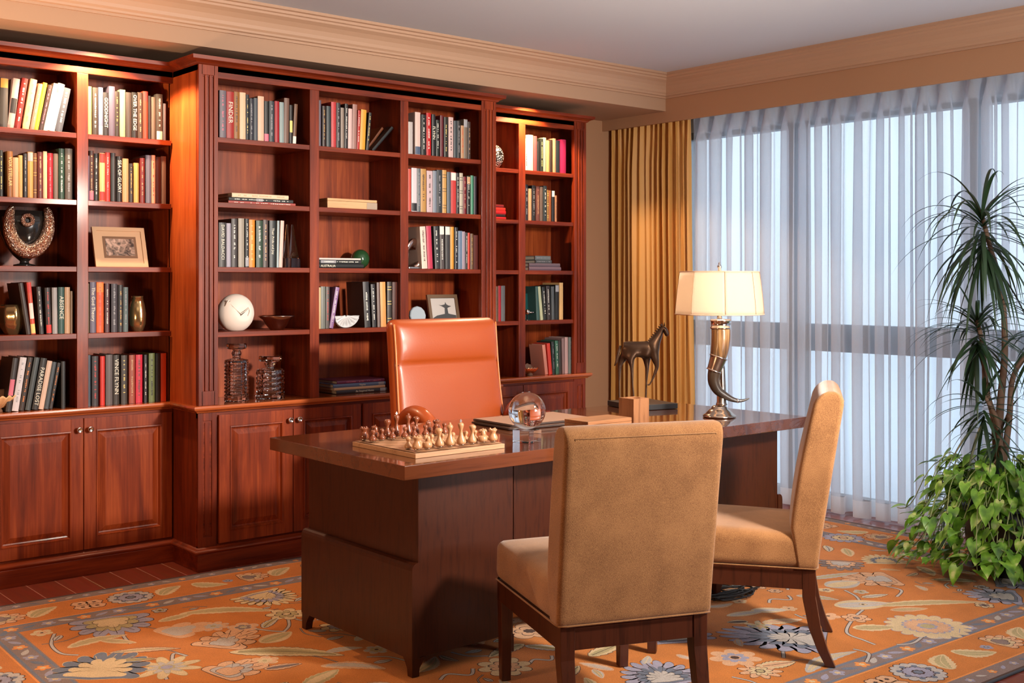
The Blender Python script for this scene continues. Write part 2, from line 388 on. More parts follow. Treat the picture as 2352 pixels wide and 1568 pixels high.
def knob(parent, x, y, z, off):
    M = Matrix.Translation((x+off[0], y+off[1], z+off[2])) @ Matrix.Rotation(PI/2, 4, 'X')
    MB().lathe([(0.006, 0), (0.0055, 0.006), (0.005, 0.012), (0.009, 0.015), (0.0135, 0.018), (0.0145, 0.022), (0.0125, 0.026), (0.010, 0.0265), (0.008, 0.0245), (0.0, 0.024)], 20, M=M).build('knob', CHROME, parent)
def lower(label, x0, x1, y, doors, pil, knobs):
    t = thing('base_cabinet', label, 'cabinet', ((x0+x1)/2, y, 0)); off = (-(x0+x1)/2, -y, 0)
    B = lambda mb, nm, mat, bv=0.0: mb.build(nm, mat, t, loc=off, bevel=bv)
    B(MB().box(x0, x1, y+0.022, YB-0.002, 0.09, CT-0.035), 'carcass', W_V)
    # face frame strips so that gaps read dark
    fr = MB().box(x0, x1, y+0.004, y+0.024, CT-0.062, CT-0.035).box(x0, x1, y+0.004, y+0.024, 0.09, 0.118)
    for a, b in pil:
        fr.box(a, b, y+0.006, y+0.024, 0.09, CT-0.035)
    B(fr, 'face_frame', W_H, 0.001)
    for a, b in pil:
        m_ = MB(); raised = 0.026
        m_.box(a, a+raised, y, y+0.01, 0.09, CT-0.036).box(b-raised, b, y, y+0.01, 0.09, CT-0.036).box(a+raised, b-raised, y, y+0.01, 0.09, 0.16).box(a+raised, b-raised, y, y+0.01, CT-0.075, CT-0.036)
        m_.box((a+b)/2-0.012, (a+b)/2+0.012, y+0.002, y+0.01, 0.168, CT-0.083)
        B(m_, 'pilaster', W_V, 0.001)
    B(MB().box(x0-(0.014 if (x0 == XA or x0 == XE0) else 0), x1+(0.014 if x1 in (XB, XE1) else 0), y-0.026, YB-0.003, 0.0, 0.082), 'plinth', W_H, 0.002)
    pm = [(0.004, 0.112), (0.007, 0.108), (0.012, 0.104), (0.022, 0.100), (0.026, 0.094), (0.024, 0.088), (0.019, 0.084), (0.019, 0.080)]
    le, re = (x0 in (XA, XE0)), (x1 in (XB, XE1))
    rings = []
    if le: rings.append([(x0-p, YB-0.003, z) for p, z in pm])
    rings += [[(x0-(p if le else 0), y-p-0.004, z) for p, z in pm], [(x1+(p if re else 0), y-p-0.004, z) for p, z in pm]]
    if re: rings.append([(x1+p, YB-0.003, z) for p, z in pm])
    n = len(pm); fs = []
    for k in range(len(rings)-1):
        for i in range(n-1): fs.append((k*n+i, (k+1)*n+i, (k+1)*n+i+1, k*n+i+1))
    mm = MB().add([v for r in rings for v in r], fs, 0, True); mm.box(x0-(0.004 if le else 0), x1+(0.004 if re else 0), y-0.005, YB-0.004, 0.08, 0.1115)
    B(mm, 'base_moulding', W_H)
    for (a, b), k in zip(doors, knobs):
        m_ = MB(); raised_panel(m_, a+0.002, b-0.002, 0.122, CT-0.050, y-0.012)
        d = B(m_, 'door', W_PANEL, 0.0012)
        knob(d, (b-0.026) if k > 0 else (a+0.026), y-0.012, CT-0.102, (0, 0, 0))
    return t
lower('left mahogany cupboard under the recessed shelves, standing against the bare plank floor', XE0, XA-0.001, YL, [(1.535, 1.976), (1.976, 2.42)], [(XE0, 1.53)], [1, -1])
lower('middle mahogany cupboard standing forward behind the desk, four raised panel doors', XA, XB, YC, [(2.53, 2.941), (2.941, 3.352), (3.362, 3.77), (3.77, 4.178)], [(XA, 2.526), (4.182, XB)], [1, -1, 1, -1])
lower('right mahogany cupboard behind the desk, ending beside the gold curtain', XB+0.001, XE1, YL, [(4.30, 4.742), (4.742, 5.184)], [(5.19, XE1)], [1, -1])
SKY, E_DL, E_DR, E_A, E_B, E_C, E_U, E_K, E_F, E_LAMP, EXPO = 2.05, 100, 84, 6, 0, 3, 84, 62, 46, 105, 0.04
# ================================================================== BOOKS
CR = {'A': (0, 100, 3.92), 'B': (0, 460, 4.6125), 'C': (0, 750, 5.88), 'D': (490, 180, 4.9), 'E': (720, 180, 4.9), 'F': (920, 220, 5.225),
      'G': (490, 480, 5.225), 'H': (720, 480, 5.227), 'I': (920, 490, 5.805), 'J': (1120, 230, 4.752), 'K': (1120, 550, 4.236), 'L': (720, 760, 7.84)}
COLN = [('black', (22, 22, 24)), ('charcoal', (58, 58, 60)), ('slate grey', (80, 90, 100)), ('grey', (135, 135, 135)), ('pale grey', (180, 180, 180)), ('white', (240, 238, 235)),
        ('cream', (245, 218, 175)), ('tan', (215, 165, 120)), ('taupe', (120, 98, 82)), ('brown', (110, 65, 35)), ('dark brown', (55, 36, 28)), ('gold', (195, 145, 70)), ('yellow', (238, 205, 70)),
        ('orange', (245, 130, 40)), ('red', (210, 35, 35)), ('dark red', (120, 22, 20)), ('coral red', (228, 85, 60)), ('pale pink', (232, 198, 190)), ('pink', (200, 90, 110)), ('crimson', (205, 30, 65)), ('magenta', (170, 35, 90)),
        ('purple', (150, 110, 165)), ('lavender grey', (150, 140, 165)), ('slate blue', (85, 100, 140)), ('steel blue', (115, 140, 170)), ('dark green', (45, 75, 55)), ('sage green', (145, 162, 132)), ('teal', (60, 105, 100)),
        ('olive green', (112, 125, 72)), ('brick', (165, 80, 60)), ('mauve', (150, 115, 110)), ('sea green', (85, 155, 125)), ('dark slate', (42, 52, 58)), ('maroon', (88, 25, 32))]
def colname(c):
    return min(COLN, key=lambda q: sum((a-b)**2*w for a, b, w in zip(q[1], c, (1, 1.1, 0.9))))[0]
_bm = {}
def covermat(c, gloss=0.45):
    k = ('cover', c)
    if k not in _bm:
        _bm[k] = flat('book_cover_%02x%02x%02x' % c, tuple(v*0.74 for v in lin(c)), gloss, bump=None)
    return _bm[k]
def bookmesh(w, d, h, cov, deco=(), lie=False, seed=0):
    """upright book: spine towards -Y, x in 0..w, depth d, height h; deco = list of (z0,z1,x0,x1,mat slot) fractions on the spine"""
    m = MB(); t = min(0.0028, w*0.14); rs = random.Random(seed)
    bow = min(0.003, w*0.12)
    # rounded spine shell: cross-section polygon (x,y)
    k = 5; out = []
    for i in range(k+1):
        a = i/k; out.append((w*a, -bow*math.sin(PI*a)+bow))
    inn = [(t+(w-2*t)*i/k, t+bow) for i in range(k+1)]
    poly = out+[(w, d)]+[(w-t, d)]+inn[::-1]+[(t, d), (0, d)]
    m.prism(poly, 0, h, 0, 'Z')
    m.box(t, w-t, t+bow, d-0.004, 0.003, h-0.0035, 1)
    for (z0, z1, x0, x1, s) in deco:
        n = 4; vs = []
        for j in range(n+1):
            a = x0+(x1-x0)*j/n; y = -bow*math.sin(PI*a)+bow-0.0006
            vs += [(w*a, y, h*z0), (w*a, y, h*z1)]
        m.add(vs, [(2*j, 2*j+2, 2*j+3, 2*j+1) for j in range(n)], s)
    return m
def scribble(rs, slot=2, lo=0.12, hi=0.88, dens=1.0):
    """short bars down the spine where the lettering is too small to be read"""
    out = []; z = hi
    while z > lo:
        l = rs.uniform(0.010, 0.024)
        if rs.random() < 0.8*dens: out.append((z-l, z, 0.38+rs.uniform(-.05, .03), 0.60+rs.uniform(-.03, .05), slot))
        z -= l+rs.uniform(0.006, 0.014)
        if rs.random() < 0.10: z -= 0.07
    return out
FONTM = {}
def lettering(txt, size, mat, parent, M, name='lettering', wid=None, sq=1.0):
    cu = bpy.data.curves.new(name, 'FONT'); cu.body = txt; cu.size = size; cu.align_x = 'CENTER'; cu.align_y = 'CENTER'; cu.extrude = 0.0002; cu.resolution_u = 2
    cu.materials.append(mat)
    tmp = bpy.data.objects.new('tmp', cu); col.objects.link(tmp)
    me = bpy.data.meshes.new_from_object(tmp.evaluated_get(bpy.context.evaluated_depsgraph_get()))
    bpy.data.objects.remove(tmp); bpy.data.curves.remove(cu); me.name = name
    o = bpy.data.objects.new(name, me); col.objects.link(o); o.parent = parent
    o.matrix_local = M
    return o
SPR = Matrix(((0, 1, 0, 0), (0, 0, -1, 0), (-1, 0, 0, 0), (0, 0, 0, 1)))   # text reading down a spine that faces -Y
FRONT = Matrix.Rotation(PI/2, 4, 'X')                                      # text upright, facing -Y
ACC = {'w': (225, 222, 210), 'y': (230, 205, 120), 'o': (225, 130, 50), 'r': (200, 50, 45), 'k': (30, 28, 30), 'g': (190, 150, 80), 'b': (70, 85, 110), 'p': (210, 110, 130), 's': (150, 150, 155), 't': (190, 150, 110), 'd': (70, 55, 50)}
# rows: (crop, shelf index or -1 for ledge, face plane, bay words, list of books)
# book: (x0, x1, ytop, colour, lean, decoration, title)   in the crop's own pixels; decoration letters:
#   s? = small lettering in accent ?, T? = top band, B? = bottom band, M? = middle label, S? = stripes ; title -> real lettering
ROWS = [
 ('A', 0, YL, 'top shelf of far-left bay', [
  (2, 72, 305, (66, 62, 58), 8, 'To', ''), (70, 130, 305, (205, 170, 165), 57, 'Mk', ''), (130, 186, 300, (132, 30, 22), 74, 'sw', ''), (203, 263, 308, (250, 205, 150), 78, 'st', ''),
  (270, 309, 350, (180, 135, 118), 80, 'ss', ''), (310, 347, 340, (232, 182, 50), 85, '', ''), (350, 388, 360, (62, 45, 45), 90, 'sp', ''), (390, 428, 346, (246, 236, 220), 97, 'ss', ''),
  (430, 492, 345, (255, 250, 245), 98, 'Tt', ''), (498, 562, 385, (78, 84, 98), 84, 'sw', '')]),
 ('A', 1, YL, 'second shelf of far-left bay', [
  (0, 30, 960, (32, 36, 34), 0, 'sy', ''), (70, 118, 968, (142, 92, 40), 0, '', 'VOX STELLAR'), (121, 170, 1025, (218, 168, 128), 0, '', ''), (173, 209, 1005, (215, 168, 98), 0, 'st', ''),
  (214, 246, 990, (40, 38, 42), 0, 'ss', ''), (253, 301, 975, (205, 155, 85), 0, 'Ts', ''), (304, 336, 985, (120, 75, 40), 0, 'Sg', ''), (343, 391, 975, (100, 32, 26), 0, 'st', ''),
  (394, 428, 970, (238, 208, 165), 0, '', ''), (432, 482, 985, (175, 12, 34), 0, 'sp', ''), (486, 528, 990, (122, 104, 92), 0, '', ''), (534, 583, 945, (38, 72, 56), 0, 'sw', ''), (590, 656, 945, (94, 82, 72), 0, 'ss', '')]),
 ('A', 0, YL, 'top shelf of second bay', [
  (794, 829, 385, (250, 218, 112), 0, '', ''), (836, 885, 395, (60, 54, 50), 0, 'sw', ''), (890, 929, 395, (110, 122, 156), 0, 'Bs', ''), (934, 981, 440, (40, 40, 44), 0, '', 'GOODNIGHT'),
  (984, 1036, 385, (88, 84, 106), 0, '', ''), (1040, 1080, 430, (46, 40, 36), 0, 'sg', ''), (1084, 1131, 415, (142, 164, 134), 0, '', ''), (1136, 1186, 440, (66, 58, 54), 0, '', ''),
  (1190, 1240, 440, (28, 26, 24), 0, '', 'OVER THE EDGE'), (1244, 1287, 440, (72, 56, 46), 0, 'st', ''), (1292, 1335, 430, (206, 66, 44), 0, 'Tr', ''), (1340, 1364, 470, (40, 34, 34), 0, '', ''),
  (1367, 1409, 480, (110, 100, 86), 0, '', ''), (1413, 1468, 455, (84, 80, 78), 0, 'swBw', ''), (1475, 1497, 540, (112, 110, 118), 0, '', '')]),
 ('A', 1, YL, 'second shelf of second bay', [
  (796, 806, 1010, (92, 88, 120), 0, '', ''), (807, 846, 965, (74, 44, 38), 0, 'stBp', ''), (852, 892, 990, (26, 24, 24), 0, 'sw', ''), (899, 946, 985, (240, 200, 140), 0, 'TrBr', ''),
  (950, 993, 980, (205, 54, 48), 0, 'ss', ''), (1002, 1045, 985, (46, 50, 52), 0, '', ''), (1054, 1101, 1015, (24, 22, 24), 0, '', 'SEA OF GLORY'), (1107, 1160, 1035, (228, 164, 114), 0, '', ''),
  (1165, 1201, 1080, (52, 38, 28), 0, 'sg', ''), (1208, 1251, 1075, (240, 178, 98), 0, '', ''), (1262, 1305, 1030, (122, 30, 22), 0, 'st', ''), (1315, 1364, 1005, (106, 104, 122), 0, '', ''),
  (1368, 1402, 1005, (235, 164, 124), 0, 'sr', ''), (1407, 1450, 1020, (74, 26, 26), 0, '', ''), (1454, 1501, 1015, (134, 110, 98), 0, '', '')]),
 ('B', 3, YL, 'fourth shelf of far-left bay', [
  (283, 333, 872, (54, 36, 30), -88, '', ''), (338, 385, 866, (225, 82, 54), -52, 'TrMwBy', ''), (424, 471, 914, (54, 50, 52), -33, 'sw', ''), (495, 551, 924, (58, 46, 46), -20, 'srBr', ''),
  (560, 613, 924, (176, 172, 172), -6, '', ''), (624, 686, 920, (46, 86, 80), 0, '', 'ABSENCE'), (691, 745, 920, (212, 170, 134), 0, 'st', ''), (748, 775, 962, (128, 98, 66), 0, '', '')]),
 ('B', 3, YL, 'fourth shelf of second bay', [
  (926, 950, 880, (92, 74, 40), 0, '', ''), (958, 1019, 866, (116, 112, 134), 0, '', 'The God Theory'), (1028, 1104, 866, (240, 98, 30), 0, 'srTo', ''), (1117, 1164, 880, (96, 60, 66), 0, 'sw', ''),
  (1183, 1249, 884, (66, 62, 70), 0, 'ss', ''), (1254, 1309, 896, (30, 28, 28), 0, 'sg', ''), (1312, 1363, 920, (94, 114, 116), 0, 'ss', '')]),
 ('C', -1, YL, 'ledge of far-left bay', [
  (78, 150, 424, (62, 56, 56), 100, 'Mp', ''), (163, 252, 414, (238, 232, 235), 116, 'ss', ''), (263, 330, 416, (66, 54, 50), 124, 'so', ''), (343, 416, 416, (76, 86, 88), 128, '', ''),
  (433, 520, 424, (46, 44, 42), 125, '', 'PARADISE LOST'), (524, 592, 462, (240, 206, 182), 122, '', ''), (599, 660, 478, (74, 84, 90), 112, '', ''), (668, 712, 490, (60, 56, 56), 114, 'so', ''), (832, 886, 470, (44, 44, 46), 0, '', '')]),
 ('C', -1, YL, 'ledge of second bay', [
  (1184, 1231, 386, (78, 94, 106), 0, 'sb', ''), (1250, 1336, 400, (62, 58, 62), 0, 'sr', ''), (1361, 1421, 400, (228, 56, 46), 0, '', ''), (1434, 1526, 380, (104, 98, 98), 0, '', ''),
  (1535, 1617, 384, (58, 52, 46), 0, '', 'VINCE FLYNN'), (1644, 1726, 388, (70, 64, 58), 0, 'sy', ''), (1749, 1826, 384, (170, 84, 62), 0, 'st', ''), (1838, 1927, 380, (216, 30, 62), 0, 'sd', ''),
  (1948, 1991, 380, (44, 40, 42), 0, 'sw', ''), (2016, 2096, 360, (112, 128, 76), 0, 'sk', ''), (2108, 2166, 360, (50, 52, 54), 0, '', ''), (2179, 2251, 360, (236, 78, 32), 0, '', '')]),
 ('D', 0, YC, 'top shelf of third bay', [
  (74, 146, 135, (124, 114, 124), 0, 'sp', ''), (151, 236, 150, (176, 36, 28), 0, '', 'FINDER'), (239, 300, 150, (164, 108, 46), 0, 'sd', ''), (302, 369, 158, (250, 210, 170), 0, '', ''),
  (371, 407, 182, (28, 32, 34), 0, 'sy', ''), (411, 458, 225, (40, 42, 56), 0, 'ss', ''), (463, 508, 220, (76, 84, 92), 0, '', ''), (509, 576, 200, (244, 200, 170), 0, '', ''),
  (580, 632, 255, (40, 42, 40), 0, 'Bp', ''), (636, 692, 255, (56, 64, 70), 0, 'ss', ''), (696, 746, 256, (172, 6, 28), 0, '', ''), (748, 797, 268, (154, 174, 174), 0, '', ''),
  (799, 855, 220, (124, 92, 78), 6, '', ''), (862, 896, 300, (34, 28, 26), 2, 'My', ''), (900, 938, 285, (118, 80, 56), 20, 'Bw', '')]),
 ('G', 2, YC, 'third shelf of third bay', [
  (72, 160, 162, (54, 50, 46), 0, '', 'DAVID BALDACCI'), (166, 218, 170, (176, 172, 188), 0, '', ''), (224, 294, 116, (66, 58, 56), 0, 'sw', ''), (308, 379, 112, (168, 158, 142), 0, '', ''),
  (386, 431, 116, (30, 30, 30), 0, 'swBs', ''), (438, 506, 128, (250, 148, 34), 0, 'sy', ''), (523, 602, 138, (44, 70, 50), 0, 'sw', ''), (606, 667, 130, (82, 66, 62), 0, 'st', ''),
  (683, 760, 138, (34, 40, 42), 0, '', 'Their Pride and Joy'), (762, 786, 140, (170, 190, 194), 8, '', ''), (790, 832, 138, (242, 204, 190), 22, '', '')]),
 ('E', 0, YC, 'top shelf of fourth bay', [
  (62, 92, 245, (100, 90, 104), 0, '', ''), (108, 146, 310, (58, 38, 32), 0, 'sg', ''), (150, 198, 312, (50, 62, 66), 0, '', ''), (205, 259, 265, (204, 60, 64), 0, 'sr', ''),
  (263, 308, 275, (50, 46, 48), 0, 'ss', ''), (313, 350, 330, (154, 138, 124), 0, '', ''), (354, 390, 285, (36, 34, 34), 5, 'sw', ''), (392, 434, 340, (234, 198, 192), 5, '', ''),
  (440, 490, 290, (172, 128, 118), 8, '', ''), (492, 522, 356, (194, 32, 22), 14, 'sw', ''), (525, 586, 348, (236, 176, 58), 18, '', ''), (594, 624, 380, (44, 42, 36), 34, 'sy', '')]),
 ('H', 3, YC, 'fourth shelf of fourth bay', [
  (64, 90, 940, (226, 196, 140), 0, '', ''), (97, 151, 930, (124, 128, 120), 0, '', ''), (156, 198, 932, (92, 84, 80), 2, 'sr', ''), (196, 242, 935, (154, 116, 166), 78, 'sw', ''),
  (622, 692, 870, (54, 52, 54), -26, 'sw', ''), (714, 762, 900, (50, 48, 50), -20, 'sw', ''), (774, 806, 880, (128, 110, 104), -10, '', ''), (818, 882, 874, (250, 172, 98), -12, '', ''), (893, 945, 874, (70, 66, 62), 0, 'Sy', ''), (954, 1028, 876, (78, 26, 12), 0, '', '')]),
 ('F', 0, YC, 'top shelf of fifth bay', [
  (96, 152, 312, (206, 196, 192), 0, '', ''), (183, 246, 196, (236, 206, 196), 0, 'Bb', ''), (256, 311, 225, (34, 34, 32), 0, 'sw', ''), (319, 374, 205, (200, 16, 16), 0, 'sw', ''),
  (385, 427, 222, (36, 34, 36), 0, '', 'FLYNN'), (431, 471, 290, (34, 40, 34), 0, 'sw', ''), (482, 520, 236, (104, 32, 42), 0, '', ''), (528, 572, 255, (40, 40, 30), 0, 'sy', ''),
  (582, 638, 257, (224, 194, 190), 0, 'sk', ''), (644, 686, 300, (60, 70, 76), 0, '', ''), (691, 727, 302, (48, 46, 46), 0, 'ss', ''), (729, 766, 356, (200, 154, 112), 0, 'sr', ''),
  (769, 813, 280, (126, 112, 98), 0, 'Ts', ''), (816, 848, 312, (66, 48, 40), 0, 'st', '')]),
 ('F', 1, YC, 'second shelf of fifth bay', [
  (92, 131, 876, (224, 84, 62), 0, '', ''), (135, 200, 866, (232, 222, 226), 0, 'Bk', ''), (204, 246, 872, (104, 112, 114), 0, 'ss', ''), (250, 315, 876, (204, 156, 86), 0, 'sd', ''),
  (318, 388, 900, (220, 192, 196), 0, 'sd', ''), (394, 438, 900, (136, 146, 160), 0, '', ''), (443, 504, 890, (52, 60, 66), 0, 'ss', ''), (510, 558, 890, (220, 168, 92), 0, 'Sd', ''),
  (565, 607, 914, (92, 102, 112), 0, '', ''), (612, 673, 915, (214, 64, 60), 0, 'Tw', ''), (681, 711, 926, (36, 32, 36), 0, 'sw', ''), (714, 754, 926, (206, 194, 172), 0, 'Sk', ''),
  (762, 800, 970, (124, 24, 36), 0, 'st', ''), (806, 846, 965, (40, 42, 38), 0, 'Ttsw', ''), (849, 881, 956, (84, 156, 124), 0, '', ''), (884, 916, 966, (54, 44, 56), 0, '', '')]),
 ('I', 2, YC, 'third shelf of fifth bay', [
  (296, 369, 172, (250, 224, 206), -30, 'sd', ''), (375, 440, 166, (206, 56, 86), -26, '', ''), (468, 531, 170, (56, 56, 58), -22, 'sw', ''), (540, 599, 165, (86, 76, 74), -10, 'swTw', ''),
  (605, 667, 170, (60, 58, 58), -4, 'Tw', ''), (673, 719, 180, (238, 168, 62), 0, '', ''), (729, 769, 186, (38, 36, 44), 0, 'sw', ''), (774, 826, 233, (114, 138, 168), 0, '', ''),
  (828, 870, 241, (178, 158, 172), 0, '', ''), (873, 901, 255, (32, 32, 32), 0, 'sw', ''), (903, 934, 258, (224, 74, 58), 0, '', ''), (940, 977, 270, (122, 94, 70), 0, 'sg', ''), (984, 1078, 290, (96, 24, 14), 0, '', '')]),
 ('K', 3, YL, 'fourth shelf of sixth bay', [(86, 106, 455, (120, 98, 76), 0, 'sd', ''), (108, 133, 450, (186, 16, 36), 0, '', ''), (139, 176, 450, (110, 112, 114), 0, '', '')]),
 ('J', 0, YL, 'top shelf of far-right bay', [
  (414, 443, 420, (232, 222, 214), 0, 'sk', ''), (447, 504, 378, (252, 218, 188), 0, '', ''), (510, 544, 392, (140, 76, 78), 0, '', ''), (548, 579, 450, (30, 32, 32), 0, '', ''),
  (583, 611, 420, (36, 42, 34), 0, 'sy', ''), (616, 647, 408, (152, 164, 142), 0, '', ''), (650, 684, 440, (234, 168, 110), 0, '', ''), (689, 716, 432, (58, 44, 34), 0, '', ''),
  (721, 749, 418, (206, 154, 118), 0, '', ''), (755, 797, 440, (36, 48, 54), 0, '', ''), (802, 858, 430, (176, 36, 88), 0, '', '')]),
 ('J', 1, YL, 'second shelf of far-right bay', [
  (418, 451, 920, (36, 34, 40), 0, 'ss', ''), (454, 486, 965, (234, 170, 126), 0, '', ''), (494, 530, 930, (38, 36, 36), 0, 'ss', ''), (539, 576, 940, (114, 64, 54), 0, 'st', ''),
  (579, 609, 945, (112, 94, 82), 0, '', ''), (614, 651, 935, (46, 58, 62), 0, 'sw', ''), (653, 672, 980, (150, 112, 50), 0, 'Sy', ''), (675, 701, 985, (156, 88, 42), 0, '', ''),
  (710, 741, 985, (28, 28, 32), 0, 'Tw', ''), (743, 763, 1040, (190, 134, 96), 0, 'sd', '')]),
 ('K', 3, YL, 'fourth shelf of far-right bay', [
  (484, 514, 455, (60, 96, 92), -12, '', ''), (520, 546, 455, (196, 204, 166), -27, '', ''), (553, 583, 460, (28, 34, 32), -20, 'sw', ''), (590, 622, 450, (60, 52, 54), -14, 'sw', ''),
  (628, 656, 456, (84, 92, 96), -6, '', ''), (666, 700, 440, (34, 36, 36), 0, 'Ts', ''), (706, 741, 420, (234, 188, 124), 0, '', '')]),
 ('K', -1, YL, 'ledge of far-right bay', [
  (569, 598, 1020, (236, 156, 134), -30, '', ''), (604, 634, 1006, (228, 64, 46), -24, '', ''), (641, 666, 992, (48, 54, 52), -12, 'ss', ''), (671, 699, 982, (64, 116, 94), -10, 'sw', ''),
  (704, 728, 980, (60, 52, 48), -8, '', ''), (733, 756, 960, (150, 120, 118), -8, '', ''), (757, 787, 950, (206, 170, 166), -2, '', ''), (793, 841, 950, (124, 134, 130), 0, 'ss', '')]),
]
used = {}
def uniq(lab, extra):
    if lab not in used: used[lab] = 1; return lab
    for e in extra:
        if e:
            l2 = lab.replace(' book', ' '+e+' book', 1) if not e.startswith(',') else lab+e
            if l2 not in used and len(l2.split()) <= 16: used[l2] = 1; return l2
    used[lab] += 1; return lab
cap = lambda s_: s_[0].upper()+s_[1:]
seed = 0
for (cr, si, yf, where, books) in ROWS:
    ox, oy, sc = CR[cr]; zs = SH[si] if si >= 0 else CT; yf2 = yf+(0.028 if si >= 0 else 0.03)
    names = [colname(b[3]) for b in books]
    grp = 'books on the '+where
    items = []
    for (a, b_, yt, c, lean, deco, title) in books:
        x0, x1 = XY(ox+a/sc, yf2), XY(ox+b_/sc, yf2)
        zt = ZY(ox+(a+b_)/2/sc, oy+yt/sc, yf2)
        items.append([x0, x1, zt, XY(ox+(b_+lean)/sc, yf2)-x1])
    hs = [it[2]-zs for it in items]
    for i, (a, b_, yt, c, lean, deco, title) in enumerate(books):
        seed += 1; rs = random.Random(seed)
        x0, x1, zt, dx = items[i]
        hv = zt-zs; ang = math.atan2(dx, hv); w = (x1-x0)*math.cos(ang); 
        h = (hv-abs(math.sin(ang))*w)/math.cos(ang)
        d = min(0.25 if yf == YC else 0.22, max(0.13, h*0.7*rs.uniform(0.92, 1.06)))
        accs = [q for q in deco if False]
        acc = 'w'; dl = []; j = 0; slots = [covermat(c), PAPER]; amap = {}
        def slot(ch):
            if ch not in amap: amap[ch] = len(slots); slots.append(flat('spine_print_'+ch, lin(ACC[ch]), 0.5))
            return amap[ch]
        while j < len(deco):
            t, ch = deco[j], deco[j+1]; j += 2; s_ = slot(ch)
            if t == 's': dl += scribble(rs, s_, 0.16, 0.9)
            elif t == 'T': dl.append((0.80, 0.985, 0.03, 0.97, s_))
            elif t == 'B': dl.append((0.02, 0.20, 0.03, 0.97, s_))
            elif t == 'M': dl.append((0.30, 0.60, 0.06, 0.94, s_))
            elif t == 'S': dl += [(q, q+0.012, 0.05, 0.95, s_) for q in (0.12, 0.18, 0.5, 0.56, 0.82, 0.88)]
        ov = []
        for k_, q in enumerate(dl): ov.append(q)
        mb = bookmesh(w, d, h, None, ov, seed=seed)
        lx = -dx  # leaning
        o = None
        if dx >= 0:
            M = Matrix.Translation((x1, yf2+rs.uniform(0, 0.006), zs+0.0004)) @ Matrix.Rotation(ang, 4, 'Y') @ Matrix.Translation((-w, 0, 0))
        else:
            M = Matrix.Translation((x0, yf2+rs.uniform(0, 0.006), zs+0.0004)) @ Matrix.Rotation(ang, 4, 'Y')
        o = mb.build('book', slots, M=M, fix=True)
        nm = names[i]
        L_ = names[i-1] if i > 0 else None; R_ = names[i+1] if i < len(books)-1 else None
        leanw = 'leaning ' if abs(math.degrees(ang)) > 6 else ''
        if title:
            lab = '%s book titled %s, %s' % (cap(nm), title, where)
            if title in ('VINCE FLYNN', 'DAVID BALDACCI', 'FLYNN'): lab = '%s book with large upright capital lettering, %s' % (cap(nm), where)
            if title == 'VINCE FLYNN': lab = '%s book with cream capital lettering, %s' % (cap(nm), where)
        elif L_ and R_: lab = '%s%s book between %s and %s ones, %s' % (cap(leanw), nm, L_, R_, where) if leanw else '%s book between %s and %s ones, %s' % (cap(nm), L_, R_, where)
        elif R_: lab = '%s book at the left end, next to %s one, %s' % (cap(leanw+nm), R_, where)
        else: lab = '%s book at the right end, next to %s one, %s' % (cap(leanw+nm), L_, where)
        if len(lab.split()) > 16: lab = lab.replace('Leaning ', '', 1); lab = cap(lab)
        if len(lab.split()) > 16: lab = lab.replace(' of ', ', ')
        hh = sorted(hs); 
        lab = uniq(lab, ['thick' if w > 0.028 else 'thin', 'short' if hs[i] < hh[len(hh)//2] else 'tall', 'printed' if deco else 'plain'])
        tag(o, lab, 'book', grp)
        if title:
            cm = flat('spine_lettering_'+('y' if title.startswith('DAVID') else 'w'), lin((232, 226, 205)), 0.5)
            size = min(w*0.92, h*0.82/(len(title)*0.60))
            if len(title) < 8: size = min(w*1.0, h*0.5/(len(title)*0.6))
            dz = {'GOODNIGHT': 0.54, 'PARADISE LOST': 0.45}.get(title, 0.56)
            col_dark = title in ('VOX STELLAR',)
            cm2 = flat('gilt_lettering', lin((215, 175, 95)), 0.4) if col_dark else cm
            lettering(title, size, cm2, o, Matrix.Translation((w*0.5, -0.0008, h*dz)) @ SPR, 'title_lettering')

def lyingbook(x0, x1, y, z0, z1, d, c, label, grp, deco='', title='', rot=0.0, tscale=1.0):
    """book lying flat, spine to -Y"""
    w = z1-z0; h = x1-x0; rs = random.Random(int(x0*1000+z0*777)); slots = [covermat(c), PAPER]; dl = []; amap = {}
    j = 0
    while j < len(deco):
        t, ch = deco[j], deco[j+1]; j += 2
        if ch not in amap: amap[ch] = len(slots); slots.append(flat('spine_print_'+ch, lin(ACC[ch]), 0.5))
        s_ = amap[ch]
        if t == 's': dl += scribble(rs, s_, 0.1, 0.92)
        elif t == 'T': dl.append((0.86, 0.97, 0.05, 0.95, s_))
        elif t == 'M': dl.append((0.42, 0.52, 0.1, 0.9, s_))
        elif t == 'E': dl.append((0.05, 0.4, 0.15, 0.85, s_))
    mb = bookmesh(w, d, h, None, dl, seed=7)
    # upright book frame (x thick, z length) -> x'=z, z'=x... lay down: thickness to Z, length to X
    R_ = Matrix(((0, 0, 1, 0), (0, 1, 0, 0), (-1, 0, 0, w), (0, 0, 0, 1)))
    M = Matrix.Translation((x0, y, z0+0.0003)) @ Matrix.Rotation(rot, 4, 'Z') @ R_
    o = mb.build('book', slots, M=M)
    tag(o, label, 'book', grp)
    if title:
        t = lettering(title, w*0.78*tscale, flat('spine_lettering_w', lin((232, 226, 205)), 0.5), o, R_.inverted() @ Matrix.Translation((h*0.2 if title == 'AUSTRALIA' else h*0.55, -0.0009, w*0.5)) @ FRONT, 'title_lettering')
    return o
def cx(cr, x): return CR[cr][0]+x/CR[cr][2]
def cz(cr, x, y, Y): return ZY(CR[cr][0]+x/CR[cr][2], CR[cr][1]+y/CR[cr][2], Y)
G3 = 'books lying flat on the second shelf of third bay'
yb = YC+0.045
z = SH[1]; X = lambda v, cr='D': XY(cx(cr, v), yb)
